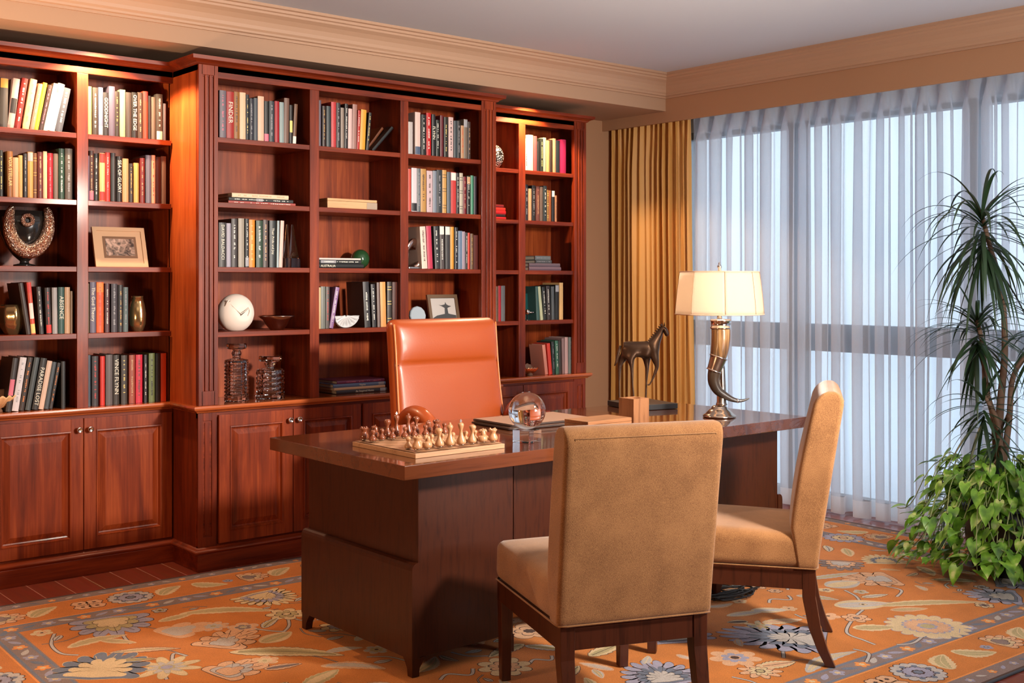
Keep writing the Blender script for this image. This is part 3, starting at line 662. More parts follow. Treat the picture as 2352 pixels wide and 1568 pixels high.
lyingbook(X(170), X(925), yb, z, z+0.014, 0.21, (190, 84, 76), 'pinkish red book lying at the bottom of the stack, second shelf of third bay', G3, 'sw')
lyingbook(X(180), X(903), yb+0.004, z+0.0145, z+0.032, 0.22, (40, 42, 44), 'Black book lying in the middle of the stack, second shelf of third bay', G3, 'swMs')
lyingbook(X(219), X(856), yb+0.008, z+0.0325, z+0.054, 0.20, (252, 226, 190), 'Cream book lying on top of the stack, second shelf of third bay', G3, 'st')
G4 = 'books lying flat on the third shelf of fourth bay'
z = SH[2]; X = lambda v: XY(cx('H', v), yb)
lyingbook(X(66), X(604), yb, z, z+0.0225, 0.23, (18, 18, 20), 'Black book titled AUSTRALIA lying at the bottom of the pile', G4, '', 'AUSTRALIA')
lyingbook(X(66), X(580), yb+0.003, z+0.023, z+0.044, 0.22, (30, 32, 34), 'Black patterned book lying between the AUSTRALIA book and the white one', G4, 'swEs')
lyingbook(X(76), X(574), yb+0.005, z+0.0445, z+0.0535, 0.21, (238, 226, 220), 'Thin white book lying on top of the AUSTRALIA pile', G4)
G5 = 'books lying flat on the ledge of fourth bay'
z = CT; X = lambda v: XY(cx('L', v), yb+0.02)
lyingbook(X(420), X(1325), yb+0.02, z, z+0.020, 0.24, (58, 48, 50), 'Dark book titled An Inspired Home lying lowest on the ledge of fourth bay', G5, 'Ts', 'An Inspired Home')
lyingbook(X(380), X(1300), yb+0.024, z+0.0205, z+0.034, 0.23, (232, 188, 146), 'Cream tan book lying second lowest, pile on the ledge of fourth bay', G5)
lyingbook(X(368), X(1310), yb+0.026, z+0.0345, z+0.053, 0.235, (106, 128, 164), 'Steel blue book lying second highest, pile on the ledge of fourth bay', G5, 'Ts', 'Naples')
lyingbook(X(445), X(1298), yb+0.03, z+0.0535, z+0.070, 0.22, (122, 46, 84), 'Magenta purple book lying on top, pile on the ledge of fourth bay', G5, 'sp')
G6 = 'books lying flat on the second shelf of sixth bay'
z = SH[1]; yr = YL+0.04; X = lambda v: XY(cx('J', v), yr)
for k, (z0, z1, c, l, x1_) in enumerate([(0, .016, (190, 22, 26), 'Red book lying at the bottom of the red pile beside the divider', 202), (.0165, .033, (34, 22, 22), 'Black book lying inside the red pile, second shelf of sixth bay', 196),
        (.0335, .056, (200, 20, 26), 'Red book lying in the middle of the red pile, second shelf of sixth bay', 205), (.0565, .075, (225, 44, 26), 'Bright orange-red book lying second from top of the red pile', 202), (.0755, .094, (120, 14, 18), 'Dark red book lying on top of the red pile', 186)]):
    lyingbook(X(x1_)-0.21, X(x1_), yr+0.002*k, z+z0, z+z1, 0.17, c, l, G6)
G7 = 'books lying flat on the third shelf of far-right bay'
z = SH[2]; yr = YL+0.05; X = lambda v: XY(cx('K', v), yr)
for k, (x0_, x1_, z0, z1, c, l) in enumerate([(405, 715, 0, .0235, (118, 100, 114), 'Mauve grey book lying at the bottom of the pile, third shelf of far-right bay'), (407, 708, .024, .0475, (108, 94, 106), 'Dusky mauve book lying second from bottom, third shelf of far-right bay'),
        (472, 628, .048, .069, (84, 90, 92), 'Short slate book lying under the topmost one, third shelf of far-right bay'), (470, 620, .0695, .0955, (122, 130, 130), 'Short grey book lying topmost, third shelf of far-right bay')]):
    lyingbook(X(x0_), X(x1_), yr+0.002*k, z+z0, z+z1, 0.16, c, l, G7, 'ss' if k > 1 else '')
# two books fallen over at the end of the top shelf of the fourth bay
for (xa, ya, xb, yb_, c, w_, l) in ((648, 770, 850, 545, (120, 62, 30), 0.014, 'brown'), (672, 797, 905, 552, (30, 32, 34), 0.016, 'black')):
    yy = YC+0.05; x0 = XY(cx('E', xa), yy); x1 = XY(cx('E', xb), yy); z1 = cz('E', xb, yb_, yy); z0 = SH[0]
    ang = math.atan2(x1-x0, z1-z0)
    L_ = math.hypot(x1-x0, z1-z0)
    M = Matrix.Translation((x0+0.004, yy+(0.05 if l == 'brown' else 0.0), z0+0.0006)) @ Matrix.Rotation(ang, 4, 'Y') @ Matrix.Translation((-w_, 0, 0))
    o = bookmesh(w_, 0.14, L_-0.008, None).build('book', [covermat(c), PAPER], M=M)
    tag(o, 'Thin %s book fallen far over to the right, top shelf of fourth bay' % l, 'book', 'books on the top shelf of fourth bay')

# ================================================================== ORNAMENTS ON THE SHELVES
SILVER = flat('brushed_silver', (0.62, 0.58, 0.55), 0.25, 1.0)
BRONZE = flat('hammered_bronze', (0.60, 0.44, 0.34), 0.16, 1.0)
nt = BRONZE.node_tree; _vo = N(nt, 'ShaderNodeTexVoronoi'); _vo.inputs['Scale'].default_value = 230; _tc = N(nt, 'ShaderNodeTexCoord'); _bp = N(nt, 'ShaderNodeBump'); _bp.inputs['Strength'].default_value = 1.0; _bp.inputs['Distance'].default_value = 0.004
nt.links.new(_tc.outputs['Object'], _vo.inputs['Vector']); nt.links.new(_vo.outputs['Distance'], _bp.inputs['Height']); nt.links.new(_bp.outputs['Normal'], nt.nodes['Principled BSDF'].inputs['Normal'])
GOLDG = flat('mercury_gold_glass', (0.60, 0.42, 0.20), 0.15, 0.9, bump=(30, 0.3))
WCER = flat('matt_white_ceramic', (0.78, 0.68, 0.60), 0.55)
# black goblet vase with hammered bronze crescent
yv = YL+0.12; xc = XY(56, yv); s_ = (XY(118, yv)-XY(-6, yv)); z0 = SH[2]
t = thing('goblet_vase', 'large black goblet vase with hammered bronze crescent rim, third shelf of far-left bay', 'vase', (xc, yv, z0))
R_ = s_/2; H = 0.262
MB().lathe([(0.03, 0), (0.05, 0.002), (0.05, 0.008), (0.022, 0.014), (0.020, 0.024), (0.05, 0.05), (R_*0.72, 0.10), (R_*0.9, 0.15), (R_*0.98, 0.20), (R_, H), (R_-0.006, H), (R_*0.93, 0.2), (R_*0.84, 0.15), (R_*0.5, 0.09), (0, 0.07)], 40, sy=0.62).build('bowl', flat('black_gloss_glaze', (0.012, 0.011, 0.010), 0.12, coat=0.5), t)
m_ = MB(); pts = [((R_*0.74)*math.sin(a), -R_*0.62*(0.80+0.12*(1-math.cos(a))), 0.175-0.105*math.cos(a)+0.03*(1-math.cos(a))) for a in [PI*(k/24*1.36-0.68) for k in range(25)]]
m_.tube([(p[0], p[1], p[2]+0.0) for p in pts], [0.013+0.022*math.sin(PI*k/24)**0.6 for k in range(25)], 16)
m_.build('crescent', BRONZE, t)
M = Matrix.Translation((0.0, -0.045, H-0.032)) @ Matrix.Rotation(PI/2, 4, 'X')
mm = MB(); mm.tube([(0.022*math.cos(a)-0.01, -R_*0.62-0.006, H-0.046+0.022*math.sin(a)) for a in [2*PI*k/24 for k in range(25)]], 0.011, 12, caps=False); mm.build('ring', BRONZE, t)
# gold glass vases
def goldvase(xp0, xp1, yp, Y, zs, label, H, prof, nf=8):
    xa, xb = XY(xp0, Y), XY(xp1, Y); r = (xb-xa)/2
    t = thing('glass_vase', label, 'vase', ((xa+xb)/2, Y, zs))
    mb = MB(); seg = 48; pts = []
    n = len(prof)
    for k in range(seg):
        a = 2*PI*k/seg; f = 1-0.07*abs(math.sin(nf*a/2))
        for rr, z in prof: pts.append((rr*r*f*math.cos(a), rr*r*f*math.sin(a), z*H))
    fs = [(k*n+i, ((k+1) % seg)*n+i, ((k+1) % seg)*n+i+1, k*n+i+1) for k in range(seg) for i in range(n-1)]
    mb.add(pts, fs, 0, True); mb.build('body', GOLDG, t)
    MB().lathe([(0.0, 0), (r*prof[0][0]*0.98, 0.0), (r*prof[0][0]*0.98, 0.006), (0, 0.006)], 32).build('base', GOLDG, t)
goldvase(-6, 60, 0, YL+0.11, SH[3], 'squat faceted gold glass vase, fourth shelf of far-left bay', 0.14, [(0.45, 0), (0.55, 0.04), (0.85, 0.3), (1, 0.6), (0.95, 0.85), (0.8, 1.0), (0.76, 1.0), (0.9, 0.8), (0.9, 0.5), (0.0, 0.1)])
goldvase(296, 335, 0, YL+0.10, SH[3], 'tall lumpy gold glass vase, fourth shelf of second bay', 0.176, [(0.6, 0), (0.7, 0.04), (0.95, 0.2), (1.0, 0.5), (0.85, 0.75), (0.62, 0.93), (0.70, 1.0), (0.64, 1.0), (0.8, 0.7), (0.9, 0.4), (0, 0.1)], 5)
# tan matted photograph leaning back, second bay
def easel_frame(corners, Yb, zs, lean, label, fmat, mmat, pmat, fw, mw, name='picture_frame', depth=0.014, mat2=None, scene_fn=None):
    (xl, xr, ytop) = corners
    xa, xb = XY(xl, Yb), XY(xr, Yb); w = xb-xa
    H = ytop
    t = thing(name, label, 'picture frame', ((xa+xb)/2, Yb, zs))
    R = Matrix.Rotation(-lean, 4, 'X')
    def B(mb, n, m, par=t): 
        return mb.build(n, m, par, M=None)
    mb = MB(); M = R
    mb.box(-w/2, -w/2+fw, 0, depth, 0, H, M=M); mb.box(w/2-fw, w/2, 0, depth, 0, H, M=M); mb.box(-w/2+fw, w/2-fw, 0, depth, 0, fw, M=M); mb.box(-w/2+fw, w/2-fw, 0, depth, H-fw, H, M=M)
    f = B(mb, 'frame', fmat)
    B(MB().box(-w/2+fw*0.9, w/2-fw*0.9, 0.005, 0.009, fw*0.9, H-fw*0.9, M=M), 'mat_board', mmat)
    pm = MB().box(-w/2+fw+mw, w/2-fw-mw, 0.003, 0.0048, fw+mw, H-fw-mw, M=M)
    B(pm, 'photograph', pmat)
    B(MB().box(-0.03, 0.03, 0, 0.004, 0.0, H*0.8, M=Matrix.Translation((0, math.sin(lean)*H*0.8+0.05+depth, 0.0015)) @ Matrix.Rotation(0.28, 4, 'X') ), 'stand', BLACK)
    if scene_fn: scene_fn(t, M, w, H)
    return t
def photo_noise(name, stops, sc):
    m, nt, b = new_mat(name); L = nt.links.new
    tc = N(nt, 'ShaderNodeTexCoord'); no = N(nt, 'ShaderNodeTexNoise'); no.inputs['Scale'].default_value = sc; no.inputs['Detail'].default_value = 6; no.inputs['Distortion'].default_value = 1.2
    r = ramp(nt, stops); L(tc.outputs['Object'], no.inputs['Vector']); L(no.outputs['Fac'], r.inputs['Fac']); L(r.outputs['Color'], b.inputs['Base Color']); b.inputs['Roughness'].default_value = 0.25
    return m
TANM = flat('tan_mat_board', (0.56, 0.36, 0.21), 0.6)
def sep(t, M, w, H):
    MB().box(-w/2+0.048, w/2-0.048, 0.0032, 0.0052, 0.048, H-0.048, M=M).build('inner_mat', flat('brown_mat_board', (0.17, 0.085, 0.04), 0.6), t)
easel_frame((221, 341.5, 0.208), YL+0.05, SH[2], 0.30, 'wide tan matted frame with small sepia photograph, third shelf of second bay', TANM, TANM, photo_noise('sepia_photograph', [(0.35, (0.05, 0.04, 0.035)), (0.5, (0.25, 0.18, 0.14)), (0.68, (0.6, 0.42, 0.33))], 38), 0.02, 0.04, scene_fn=sep)
def obel(t, M, w, H):
    g = flat('photograph_dark_tones', (0.06, 0.06, 0.06), 0.3)
    mb = MB()
    cx0 = w*0.08
    pts = [(-w/2+0.024, 0.024), (w/2-0.024, 0.024), (w/2-0.024, 0.075), (w*0.2, 0.085), (cx0+0.012, 0.09), (cx0+0.01, 0.135), (cx0+0.04, 0.15), (cx0+0.02, 0.155), (cx0+0.006, 0.165), (cx0, 0.185), (cx0-0.006, 0.165), (cx0-0.03, 0.158), (cx0-0.05, 0.16), (cx0-0.03, 0.15), (cx0-0.01, 0.135), (cx0-0.014, 0.088), (-w*0.25, 0.075), (-w/2+0.024, 0.055)]
    sc_ = H/0.245
    vs = [M @ Vector((p[0], 0.0024, p[1]*sc_)) for p in pts]
    mb.add(vs, [list(range(len(vs)))]); mb.build('photograph_image', g, t, fix=False)
easel_frame((990, 1058.5, 0.178), YC+0.11, SH[3], 0.22, 'bronze framed grey photograph of a monument on a hill, fourth shelf of fifth bay', flat('antique_bronze_frame', (0.24, 0.15, 0.09), 0.35, 0.6), flat('frame_liner_black', (0.02, 0.02, 0.02), 0.5), flat('photograph_pale_grey', (0.50, 0.46, 0.43), 0.3), 0.020, 0.002, scene_fn=lambda t, M, w, H: obel(t, M, w, H))
# round grey-blue disc
yd = YC+0.10; xc = XY(cx('I', 238), yd)
t = thing('round_dish', 'round grey-blue disc standing on edge beside the bronze photograph frame', 'ornament', (xc, yd, SH[3]))
M = Matrix.Translation((0, 0, 0.056)) @ Matrix.Rotation(-0.15, 4, 'X') @ Matrix.Rotation(PI/2, 4, 'X')
MB().lathe([(0.0, 0.0), (0.050, 0.0), (0.055, -0.004), (0.055, -0.020), (0.0, -0.020)], 12, M=M, smooth=False).build('disc', flat('frosted_blue_grey_glass', (0.36, 0.42, 0.47), 0.35), t, bevel=0.002)
# silver knot on third shelf of fifth bay
yd = YC+0.08; xc = XY(cx('I', 170), yd)
t = thing('sculpture', 'curled brushed silver sculpture at the left end, third shelf of fifth bay', 'ornament', (xc, yd, SH[2]))
MB().box(-0.05, 0.06, -0.03, 0.03, 0, 0.012).build('base', SILVER, t, bevel=0.003)
pts = [(0.052*math.cos(a)*1.0, 0.012*math.sin(2*a), 0.082+0.068*math.sin(a)) for a in [PI*(-0.5+1.7*k/30) for k in range(31)]]
MB().tube(pts, [0.006+0.020*math.sin(PI*k/30) for k in range(31)], 14, flatten=0.6).build('loop', flat('rosy_silver', (0.66, 0.46, 0.40), 0.22, 1.0), t)
MB().tube([(-0.05, 0, 0.012), (-0.048, 0, 0.05), (-0.03, 0, 0.10)], [0.01, 0.012, 0.006], 10).build('stem', SILVER, t)
# glass obelisks in the third bay
yo = YC+0.07
for k, (xa, xb, xt) in enumerate(((845, 905, 884), (905, 1025, 948))):
    x0, x1, xt_ = [XY(cx('G', v), yo) for v in (xa, xb, xt)]
    t = thing('glass_obelisk', ['narrow brown glass obelisk against the pink book, third shelf of third bay', 'wider clear glass obelisk at the right end, third shelf of third bay'][k], 'ornament', ((x0+x1)/2, yo, SH[2]), 0, 'obelisks on the third shelf of third bay')
    hw = (x1-x0)/2*0.95
    OB = glass('smoky_glass', (0.80, 0.72, 0.62), 0.02) if k else glass('brown_glass', (0.55, 0.38, 0.28), 0.03)
    MB().box(-hw, hw, -0.022, 0.022, 0, 0.05).build('base', OB, t, bevel=0.002)
    MB().frustum((0, 0, 0.0505), (xt_-(x0+x1)/2, 0, 0.225), (hw*0.72, 0.018), (0.003, 0.003)).build('spire', OB, t)
# white sphere with a leaf-shaped opening
ys = YC+0.095; xc = XY(541, ys); r = (XY(581.5, ys)-XY(500.5, ys))/2
t = thing('ceramic_sphere', 'white ceramic sphere with a pinched leaf opening, fourth shelf of third bay', 'ornament', (xc, ys, SH[3]))
def sph(u, v):
    a = 2*PI*u; ph = PI*v; p = Vector((math.sin(ph)*math.cos(a), math.sin(ph)*math.sin(a), -math.cos(ph)))
    # shallow scoop on the front with a crease
    d_ = (p-Vector((0.18, -0.93, 0.02)).normalized()).length
    if d_ < 0.42: p *= 1-0.16*(1-(d_/0.42)**2)
    return (p.x*r, p.y*r*0.72, max(-r*0.93, p.z*r)+r*0.93)
MB().grid(64, 40, sph).build('body', WCER, t)
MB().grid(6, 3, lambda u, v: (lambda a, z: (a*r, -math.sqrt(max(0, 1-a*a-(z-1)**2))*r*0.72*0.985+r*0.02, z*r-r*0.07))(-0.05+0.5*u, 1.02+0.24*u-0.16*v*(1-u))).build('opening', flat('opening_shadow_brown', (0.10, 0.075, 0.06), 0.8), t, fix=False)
def onsph(a, z): 
    q = math.sqrt(max(0, 1-a*a-(z-1)**2)); return (a*r, -q*r*0.72-0.0005, z*r-r*0.07)
mm = MB(); mm.tube([onsph(-0.62, 1.62), onsph(-0.45, 1.38), onsph(-0.22, 1.12), onsph(-0.05, 0.98), onsph(0.2, 1.12), onsph(0.42, 1.30), onsph(0.5, 1.10), onsph(0.38, 0.85)], [0.001, 0.0022, 0.0026, 0.0026, 0.002, 0.0016, 0.0018, 0.0006], 8); mm.build('crease', WCER, t)
mm = MB(); mm.tube([(-r*0.78, -r*0.36, r*1.30), (-r*0.62, -r*0.5, r*1.62), (-r*0.5, -r*0.42, r*1.55)], [0.002, 0.004, 0.002], 8); mm.build('pinch', WCER, t)
# small pewter bowl
yb2 = YC+0.09; xa, xb = XY(597, yb2), XY(673, yb2); r = (xb-xa)/2
t = thing('metal_bowl', 'small copper and pewter bowl right of the white sphere', 'bowl', ((xa+xb)/2, yb2, SH[3]))
MB().lathe([(0.030, 0), (0.034, 0.0), (0.040, 0.008), (0.052, 0.022), (r*0.74, 0.052), (r, 0.070), (r*0.99, 0.074), (r*0.72, 0.060), (0.044, 0.030), (0.0, 0.014)], 40).build('body', flat('copper_pewter', (0.50, 0.33, 0.27), 0.22, 1.0), t)
# decanters
CRY = glass('cut_crystal', (1, 1, 1), 0.0, 1.5)
def decanter(px, Y, r, H, hb, label, nr):
    t = thing('crystal_decanter', label, 'decanter', (XY(px, Y), Y, CT), 0, 'crystal decanters on the ledge of third bay')
    seg = 12; prof = [(r*0.94, 0.0), (r, 0.004), (r, 0.022)]
    for k in range(nr):
        z = 0.022+(hb-0.03)*(k+0.5)/nr; prof += [(r*0.90, z-(hb-0.03)/nr*0.45), (r*0.985, z-(hb-0.03)/nr*0.2), (r, z), (r*0.985, z+(hb-0.03)/nr*0.2)]
    prof += [(r*0.95, hb-0.004), (r*0.84, hb), (r*0.34, hb+0.006), (r*0.32, hb+0.012), (r*0.42, hb+0.03), (r*0.40, H-0.045), (r*0.30, H-0.035)]
    inner = [(r*0.22, H-0.035), (r*0.28, hb+0.02), (r*0.22, hb+0.006), (r*0.70, hb-0.01), (r*0.78, 0.04), (r*0.72, 0.03), (0.0, 0.028)]
    MB().lathe(prof+inner, 16, smooth=False).build('bottle', CRY, t, rotz=PI/8)
    MB().lathe([(0.0, H-0.07), (r*0.19, H-0.066), (r*0.20, H-0.034), (r*0.36, H-0.0335), (r*0.36, H-0.030), (r*0.70, H-0.028), (r*0.80, H-0.022), (r*0.80, H-0.004), (r*0.74, H), (0.0, H)], 8, smooth=False).build('stopper', CRY, t, rotz=PI/8)
decanter(543.5, YC+0.085, 0.061, 0.292, 0.212, 'tall cut crystal decanter with square stopper, standing left of a shorter one', 10)
decanter(621, YC+0.085, 0.073, 0.222, 0.155, 'short wide cut crystal decanter, standing right of a taller one', 5)
# wooden box, fourth bay
yw = YC+0.05; x0, x1 = XY(cx('E', 158), yw), XY(cx('E', 715), yw)
t = thing('wooden_box', 'long pale tan wooden box lying on second shelf of fourth bay', 'box', ((x0+x1)/2, yw, SH[1]))
w = (x1-x0)/2
BX = wood('pale_box_wood', (0.50, 0.26, 0.12), (0.68, 0.40, 0.20), 'X', rough=0.5, coat=0.1, sc=2)
MB().box(-w, w, 0, 0.20, 0, 0.040).build('body', BX, t, bevel=0.001); MB().box(-w, w, 0, 0.20, 0.0412, 0.054).build('lid', BX, t, bevel=0.001)
MB().box(w-0.066, w+0.0005, -0.0012, 0.0, 0.002, 0.039).build('label_patch', flat('worn_grey_patch', (0.40, 0.30, 0.22), 0.6), t)
# green glass globe behind the AUSTRALIA pile
yg = YC+0.20; xc = XY(cx('H', 560), yg)
t = thing('glass_globe', 'dark green glass globe half hidden behind the AUSTRALIA pile', 'ornament', (xc, yg, SH[2]))
MB().lathe([(0.0, 0.0), (0.02, 0.001)]+[(0.052*math.sin(a), 0.054-0.054*math.cos(a)) for a in [PI*k/24 for k in range(4, 24)]]+[(0.0, 0.108)], 36).build('globe', flat('dark_green_glass', (0.02, 0.07, 0.025), 0.08, coat=0.6), t)
MB().lathe([(0.024, 0.0), (0.024, 0.006), (0.018, 0.009), (0.0, 0.009)], 24).build('foot', BRONZE, t)
# white fluted shell bowl, fourth bay
yv = YC+0.07; xc = XY(cx('H', 350), yv)
t = thing('shell_bowl', 'white ribbed half-shell bowl in front of the black book, fourth shelf of fourth bay', 'bowl', (xc, yv, SH[3]))
def shell(u, v):
    a = PI*u; rr = 0.004+(0.062)*v; z = 0.0
    x = -math.cos(a)*rr*(1.0 if math.cos(a) > 0 else 1.28); zz = 0.002+0.064*(1-math.sin(a)*(v)**1.0)*1.0
    return (x, -0.03+0.05*math.sin(a)*0.4*v+0.004*math.sin(u*60), 0.066-math.sin(a)*rr*1.0)
MB().grid(60, 8, shell).build('shell', flat('ribbed_white_glass', (0.62, 0.64, 0.66), 0.25), t).modifiers.new('thick', 'SOLIDIFY').thickness = 0.004
def shell2(u, v): a = PI*u; return (-math.cos(a)*(0.066 if math.cos(a) > 0 else 0.084), -0.03+0.06*v*(1-0.2*math.sin(a)), 0.066-math.sin(a)*0.064*(1-v*0.25))
MB().grid(40, 6, shell2).build('bowl_wall', flat('ribbed_white_glass', (0.62, 0.64, 0.66), 0.25), t).modifiers.new('thick', 'SOLIDIFY').thickness = 0.003
# big black book standing behind the shell is its own neighbour, mosaic ball, copper shell, small clock
yv = YL+0.115; 
t = thing('mosaic_ball', 'silver mosaic ball half hidden by the middle section, top shelf of sixth bay', 'ornament', (XY(1131, yv), yv, SH[0]))
m, nt, b = new_mat('silver_mosaic'); L = nt.links.new
tcn = N(nt, 'ShaderNodeTexCoord'); vo = N(nt, 'ShaderNodeTexVoronoi', feature='DISTANCE_TO_EDGE'); vo.inputs['Scale'].default_value = 75
r_ = ramp(nt, [(0.0, (0.01, 0.01, 0.01)), (0.12, (0.02, 0.02, 0.02)), (0.2, (0.75, 0.75, 0.72))]); L(tcn.outputs['Object'], vo.inputs['Vector']); L(vo.outputs['Distance'], r_.inputs['Fac']); L(r_.outputs['Color'], b.inputs['Base Color'])
b.inputs['Metallic'].default_value = 0.6; b.inputs['Roughness'].default_value = 0.25
MB().lathe([(0.0, 0.0), (0.02, 0.001)]+[(0.072*math.sin(a), 0.080-0.080*math.cos(a)) for a in [PI*k/24 for k in range(4, 24)]]+[(0.0, 0.16)], 40).build('ball', m, t)
MB().lathe([(0.03, 0), (0.03, 0.004), (0.0, 0.005)], 24).build('foot', SILVER, t)
def slices(name, px, Y, zs, label, mat1, mat2, sc=1.0):
    t = thing(name, label, 'ornament', (XY(px, Y), Y, zs))
    def sh(u, v):
        a = PI*(0.02+0.96*u); return (-math.cos(a)*0.075*sc*v**0.7, -0.05*sc*math.sin(a)*v, (0.012+0.045*v**1.6+0.004*math.sin(u*50)*v)*sc)
    MB().grid(60, 10, sh).build('front_petal', mat1, t).modifiers.new('thick', 'SOLIDIFY').thickness = 0.004
    def sh2(u, v):
        a = PI*(0.02+0.96*u); return (-math.cos(a)*0.07*sc*v**0.7, 0.02+0.01*v, (0.012+0.075*math.sin(a)*v+0.003*math.sin(u*40)*v)*sc)
    MB().grid(60, 10, sh2).build('back_petal', mat2, t).modifiers.new('thick', 'SOLIDIFY').thickness = 0.004
    MB().lathe([(0.022*sc, 0), (0.022*sc, 0.006), (0.015*sc, 0.018), (0.0, 0.018)], 24).build('foot', mat2, t)
COP = flat('polished_copper', (0.80, 0.40, 0.22), 0.2, 1.0)
slices('shell_ornament', 1217, YL+0.07, CT, 'copper shell ornament leaning books to its right, ledge of far-right bay', COP, flat('brown_ribbed_shell', (0.25, 0.13, 0.08), 0.4), 0.85)
slices('shell_ornament', -8, YL+0.07, CT, 'ribbed golden wood ornament cut by the picture edge, ledge of far-left bay', wood('golden_shell_wood', (0.55, 0.28, 0.12), (0.75, 0.45, 0.22), 'X', rough=0.4), flat('brown_ribbed_shell', (0.25, 0.13, 0.08), 0.4), 1.25)
# teal book with its cover to the room and silver knobbed pin before it
yv = YL+0.10; x0, x1 = XY(cx('K', 374), yv), XY(cx('K', 480), yv)
o = bookmesh(0.016, x1-4.762, 0.172, None).build('book', [covermat((10, 84, 84)), PAPER], M=Matrix.Translation((x1, yv+0.016, SH[3]+0.0004)) @ Matrix.Rotation(PI/2, 4, 'Z'))
tag(o, 'Teal book showing its front cover, fourth shelf of far-right bay', 'book', 'books on the fourth shelf of far-right bay')
yv = YL+0.045
t = thing('silver_ornament', 'small silver ball on a rod before the teal book', 'ornament', (XY(cx('K', 385), yv), yv, SH[3]))
MB().lathe([(0.018*math.sin(PI*k/14), 0.055-0.018*math.cos(PI*k/14)) for k in range(15)], 24).build('ball', CHROME, t)
MB().tube([(0.014, 0, 0.052), (0.075, 0, 0.052)], 0.0045, 10).build('rod', CHROME, t)
MB().lathe([(0.02, 0), (0.02, 0.004), (0.006, 0.008), (0.005, 0.04), (0, 0.04)], 20).build('stand', BLACK, t)
# ================================================================== DESK
DT, DBt = 0.78, 0.731
t = thing('executive_desk', 'long dark walnut desk with polished top, standing on the orange rug', 'desk', (3.35, 3.68, 0.0))
off = (-3.35, -3.68, 0)
RUGZ = 0.012
def B(mb, nm, mat, bv=0.0, par=None, bseg=2): return mb.build(nm, mat, par or t, loc=off if par is None else (0, 0, 0), bevel=bv, bseg=bseg)
YF, YK, X0, X1 = 3.212, 4.155, 2.222, 4.482
XS = 3.878
B(MB().box(X0, XS, YF, YK, DBt, DT), 'desktop', DK_TOP, 0.002)
B(MB().box(XS+0.0008, X1, YF, YK, DBt-0.001, DT-0.0012), 'desktop_extension', DK_TOP2, 0.002)
def pedestal(x0, x1, side, inner):
    yf, yk = 3.33, 4.09
    B(MB().box(x0, x1, yf, yk, 0.075, DBt-0.001), 'pedestal', DK_V, 0.002)
    # thicker lower board with a rolled top edge on the outer end
    pr = [(0, 0.075), (0.030, 0.075), (0.030, 0.385), (0.028, 0.397), (0.022, 0.406), (0.012, 0.411), (0.0, 0.411)]
    m_ = MB(); xx = x0 if side < 0 else x1
    ps = [(xx+side*p-(side*0.002 if i in (0, 6) else 0), z) for i, (p, z) in enumerate(pr)]
    m_.prism(ps, yf-0.006, yk+0.006, 0, 'Y'); B(m_, 'kick_board', DK_V)
    # bracket feet
    xo = x0-0.028 if side < 0 else x1+0.028; xi = x1 if side < 0 else x0
    for (fx, dx) in ((xo, 1 if side < 0 else -1), (xi, -1 if side < 0 else 1)):
        for (fy, dy) in ((yf-0.004, 1), (yk+0.004, -1)):
            f = MB(); a = 0.060; b_ = 0.028
            f.prism([(fy, 0.076), (fy+dy*a, 0.076), (fy+dy*a*0.8, 0.062), (fy+dy*a*0.55, 0.040), (fy+dy*b_, RUGZ), (fy, RUGZ)], fx, fx+dx*0.03, 0, 'X')
            fx2 = fx+dx*0.0012; f.prism([(fx2, 0.0755), (fx+dx*a, 0.076), (fx+dx*a*0.8, 0.062), (fx+dx*a*0.55, 0.040), (fx+dx*b_, RUGZ+0.0005), (fx2, RUGZ+0.0005)], fy+dy*0.0012, fy+dy*0.03, 0, 'Y')
            B(f, 'foot', DK_V)
pedestal(2.362, 2.80, -1, 1); pedestal(3.97, 4.412, 1, -1)
B(MB().box(2.80, 3.97, 3.375, 3.395, 0.16, DBt-0.001).box(2.83, 2.84, 3.362, 3.376, 0.16, DBt-0.002), 'modesty_panel', DK_V, 0.001)
B(MB().box(2.80, 3.97, 3.50, 3.52, DBt-0.09, DBt-0.001), 'apron', DK_H, 0.001)
for x0, x1 in ((2.372, 2.79), (3.98, 4.402)):
    for z0, z1 in ((0.09, 0.36), (0.37, 0.54), (0.55, 0.72)):
        d = B(MB().box(x0+0.01, x1-0.01, 4.088, 4.104, z0, z1), 'drawer', DK_H, 0.002)
        MB().tube([((x0+x1)/2-0.05, 4.104, (z0+z1)/2), ((x0+x1)/2-0.045, 4.13, (z0+z1)/2), ((x0+x1)/2+0.045, 4.13, (z0+z1)/2), ((x0+x1)/2+0.05, 4.104, (z0+z1)/2)], 0.004, 8).build('pull', CHROME, d)

# ------------------------------------------------------------------ chess set
bx0, bx1, by0, by1 = 2.345, 2.752, 3.322, 3.735
BZ = DT+0.0003
t = thing('chess_board', 'pale wooden chess board with gently dished squares on the left end of the desk', 'chess board', ((bx0+bx1)/2, (by0+by1)/2, BZ))
PALE = wood('pale_beech', (0.36, 0.185, 0.095), (0.50, 0.28, 0.155), 'X', rough=0.4, coat=0.2, sc=2)
PALE2 = wood('tan_beech', (0.27, 0.13, 0.06), (0.38, 0.20, 0.105), 'X', rough=0.4, coat=0.2, sc=2)
W2, D2_ = (bx1-bx0)/2, (by1-by0)/2
MB().box(-W2, W2, -D2_, D2_, 0, 0.0165).build('frame', PALE, t, bevel=0.0015)
sq = 0.0495
mbs = MB()
for i in range(8):
    for j in range(8):
        s_ = 1 if (i+j) % 2 else -1
        def f(u, v, i=i, j=j, s_=s_):
            return ((i-4+u)*sq, (j-4+v)*sq, 0.0195+0.0022*s_*math.sin(PI*u)*math.sin(PI*v))
        mbs.grid(6, 6, f, 0 if s_ > 0 else 1)
mbs.box(-4*sq, 4*sq, -4*sq, 4*sq, 0.0160, 0.0170)
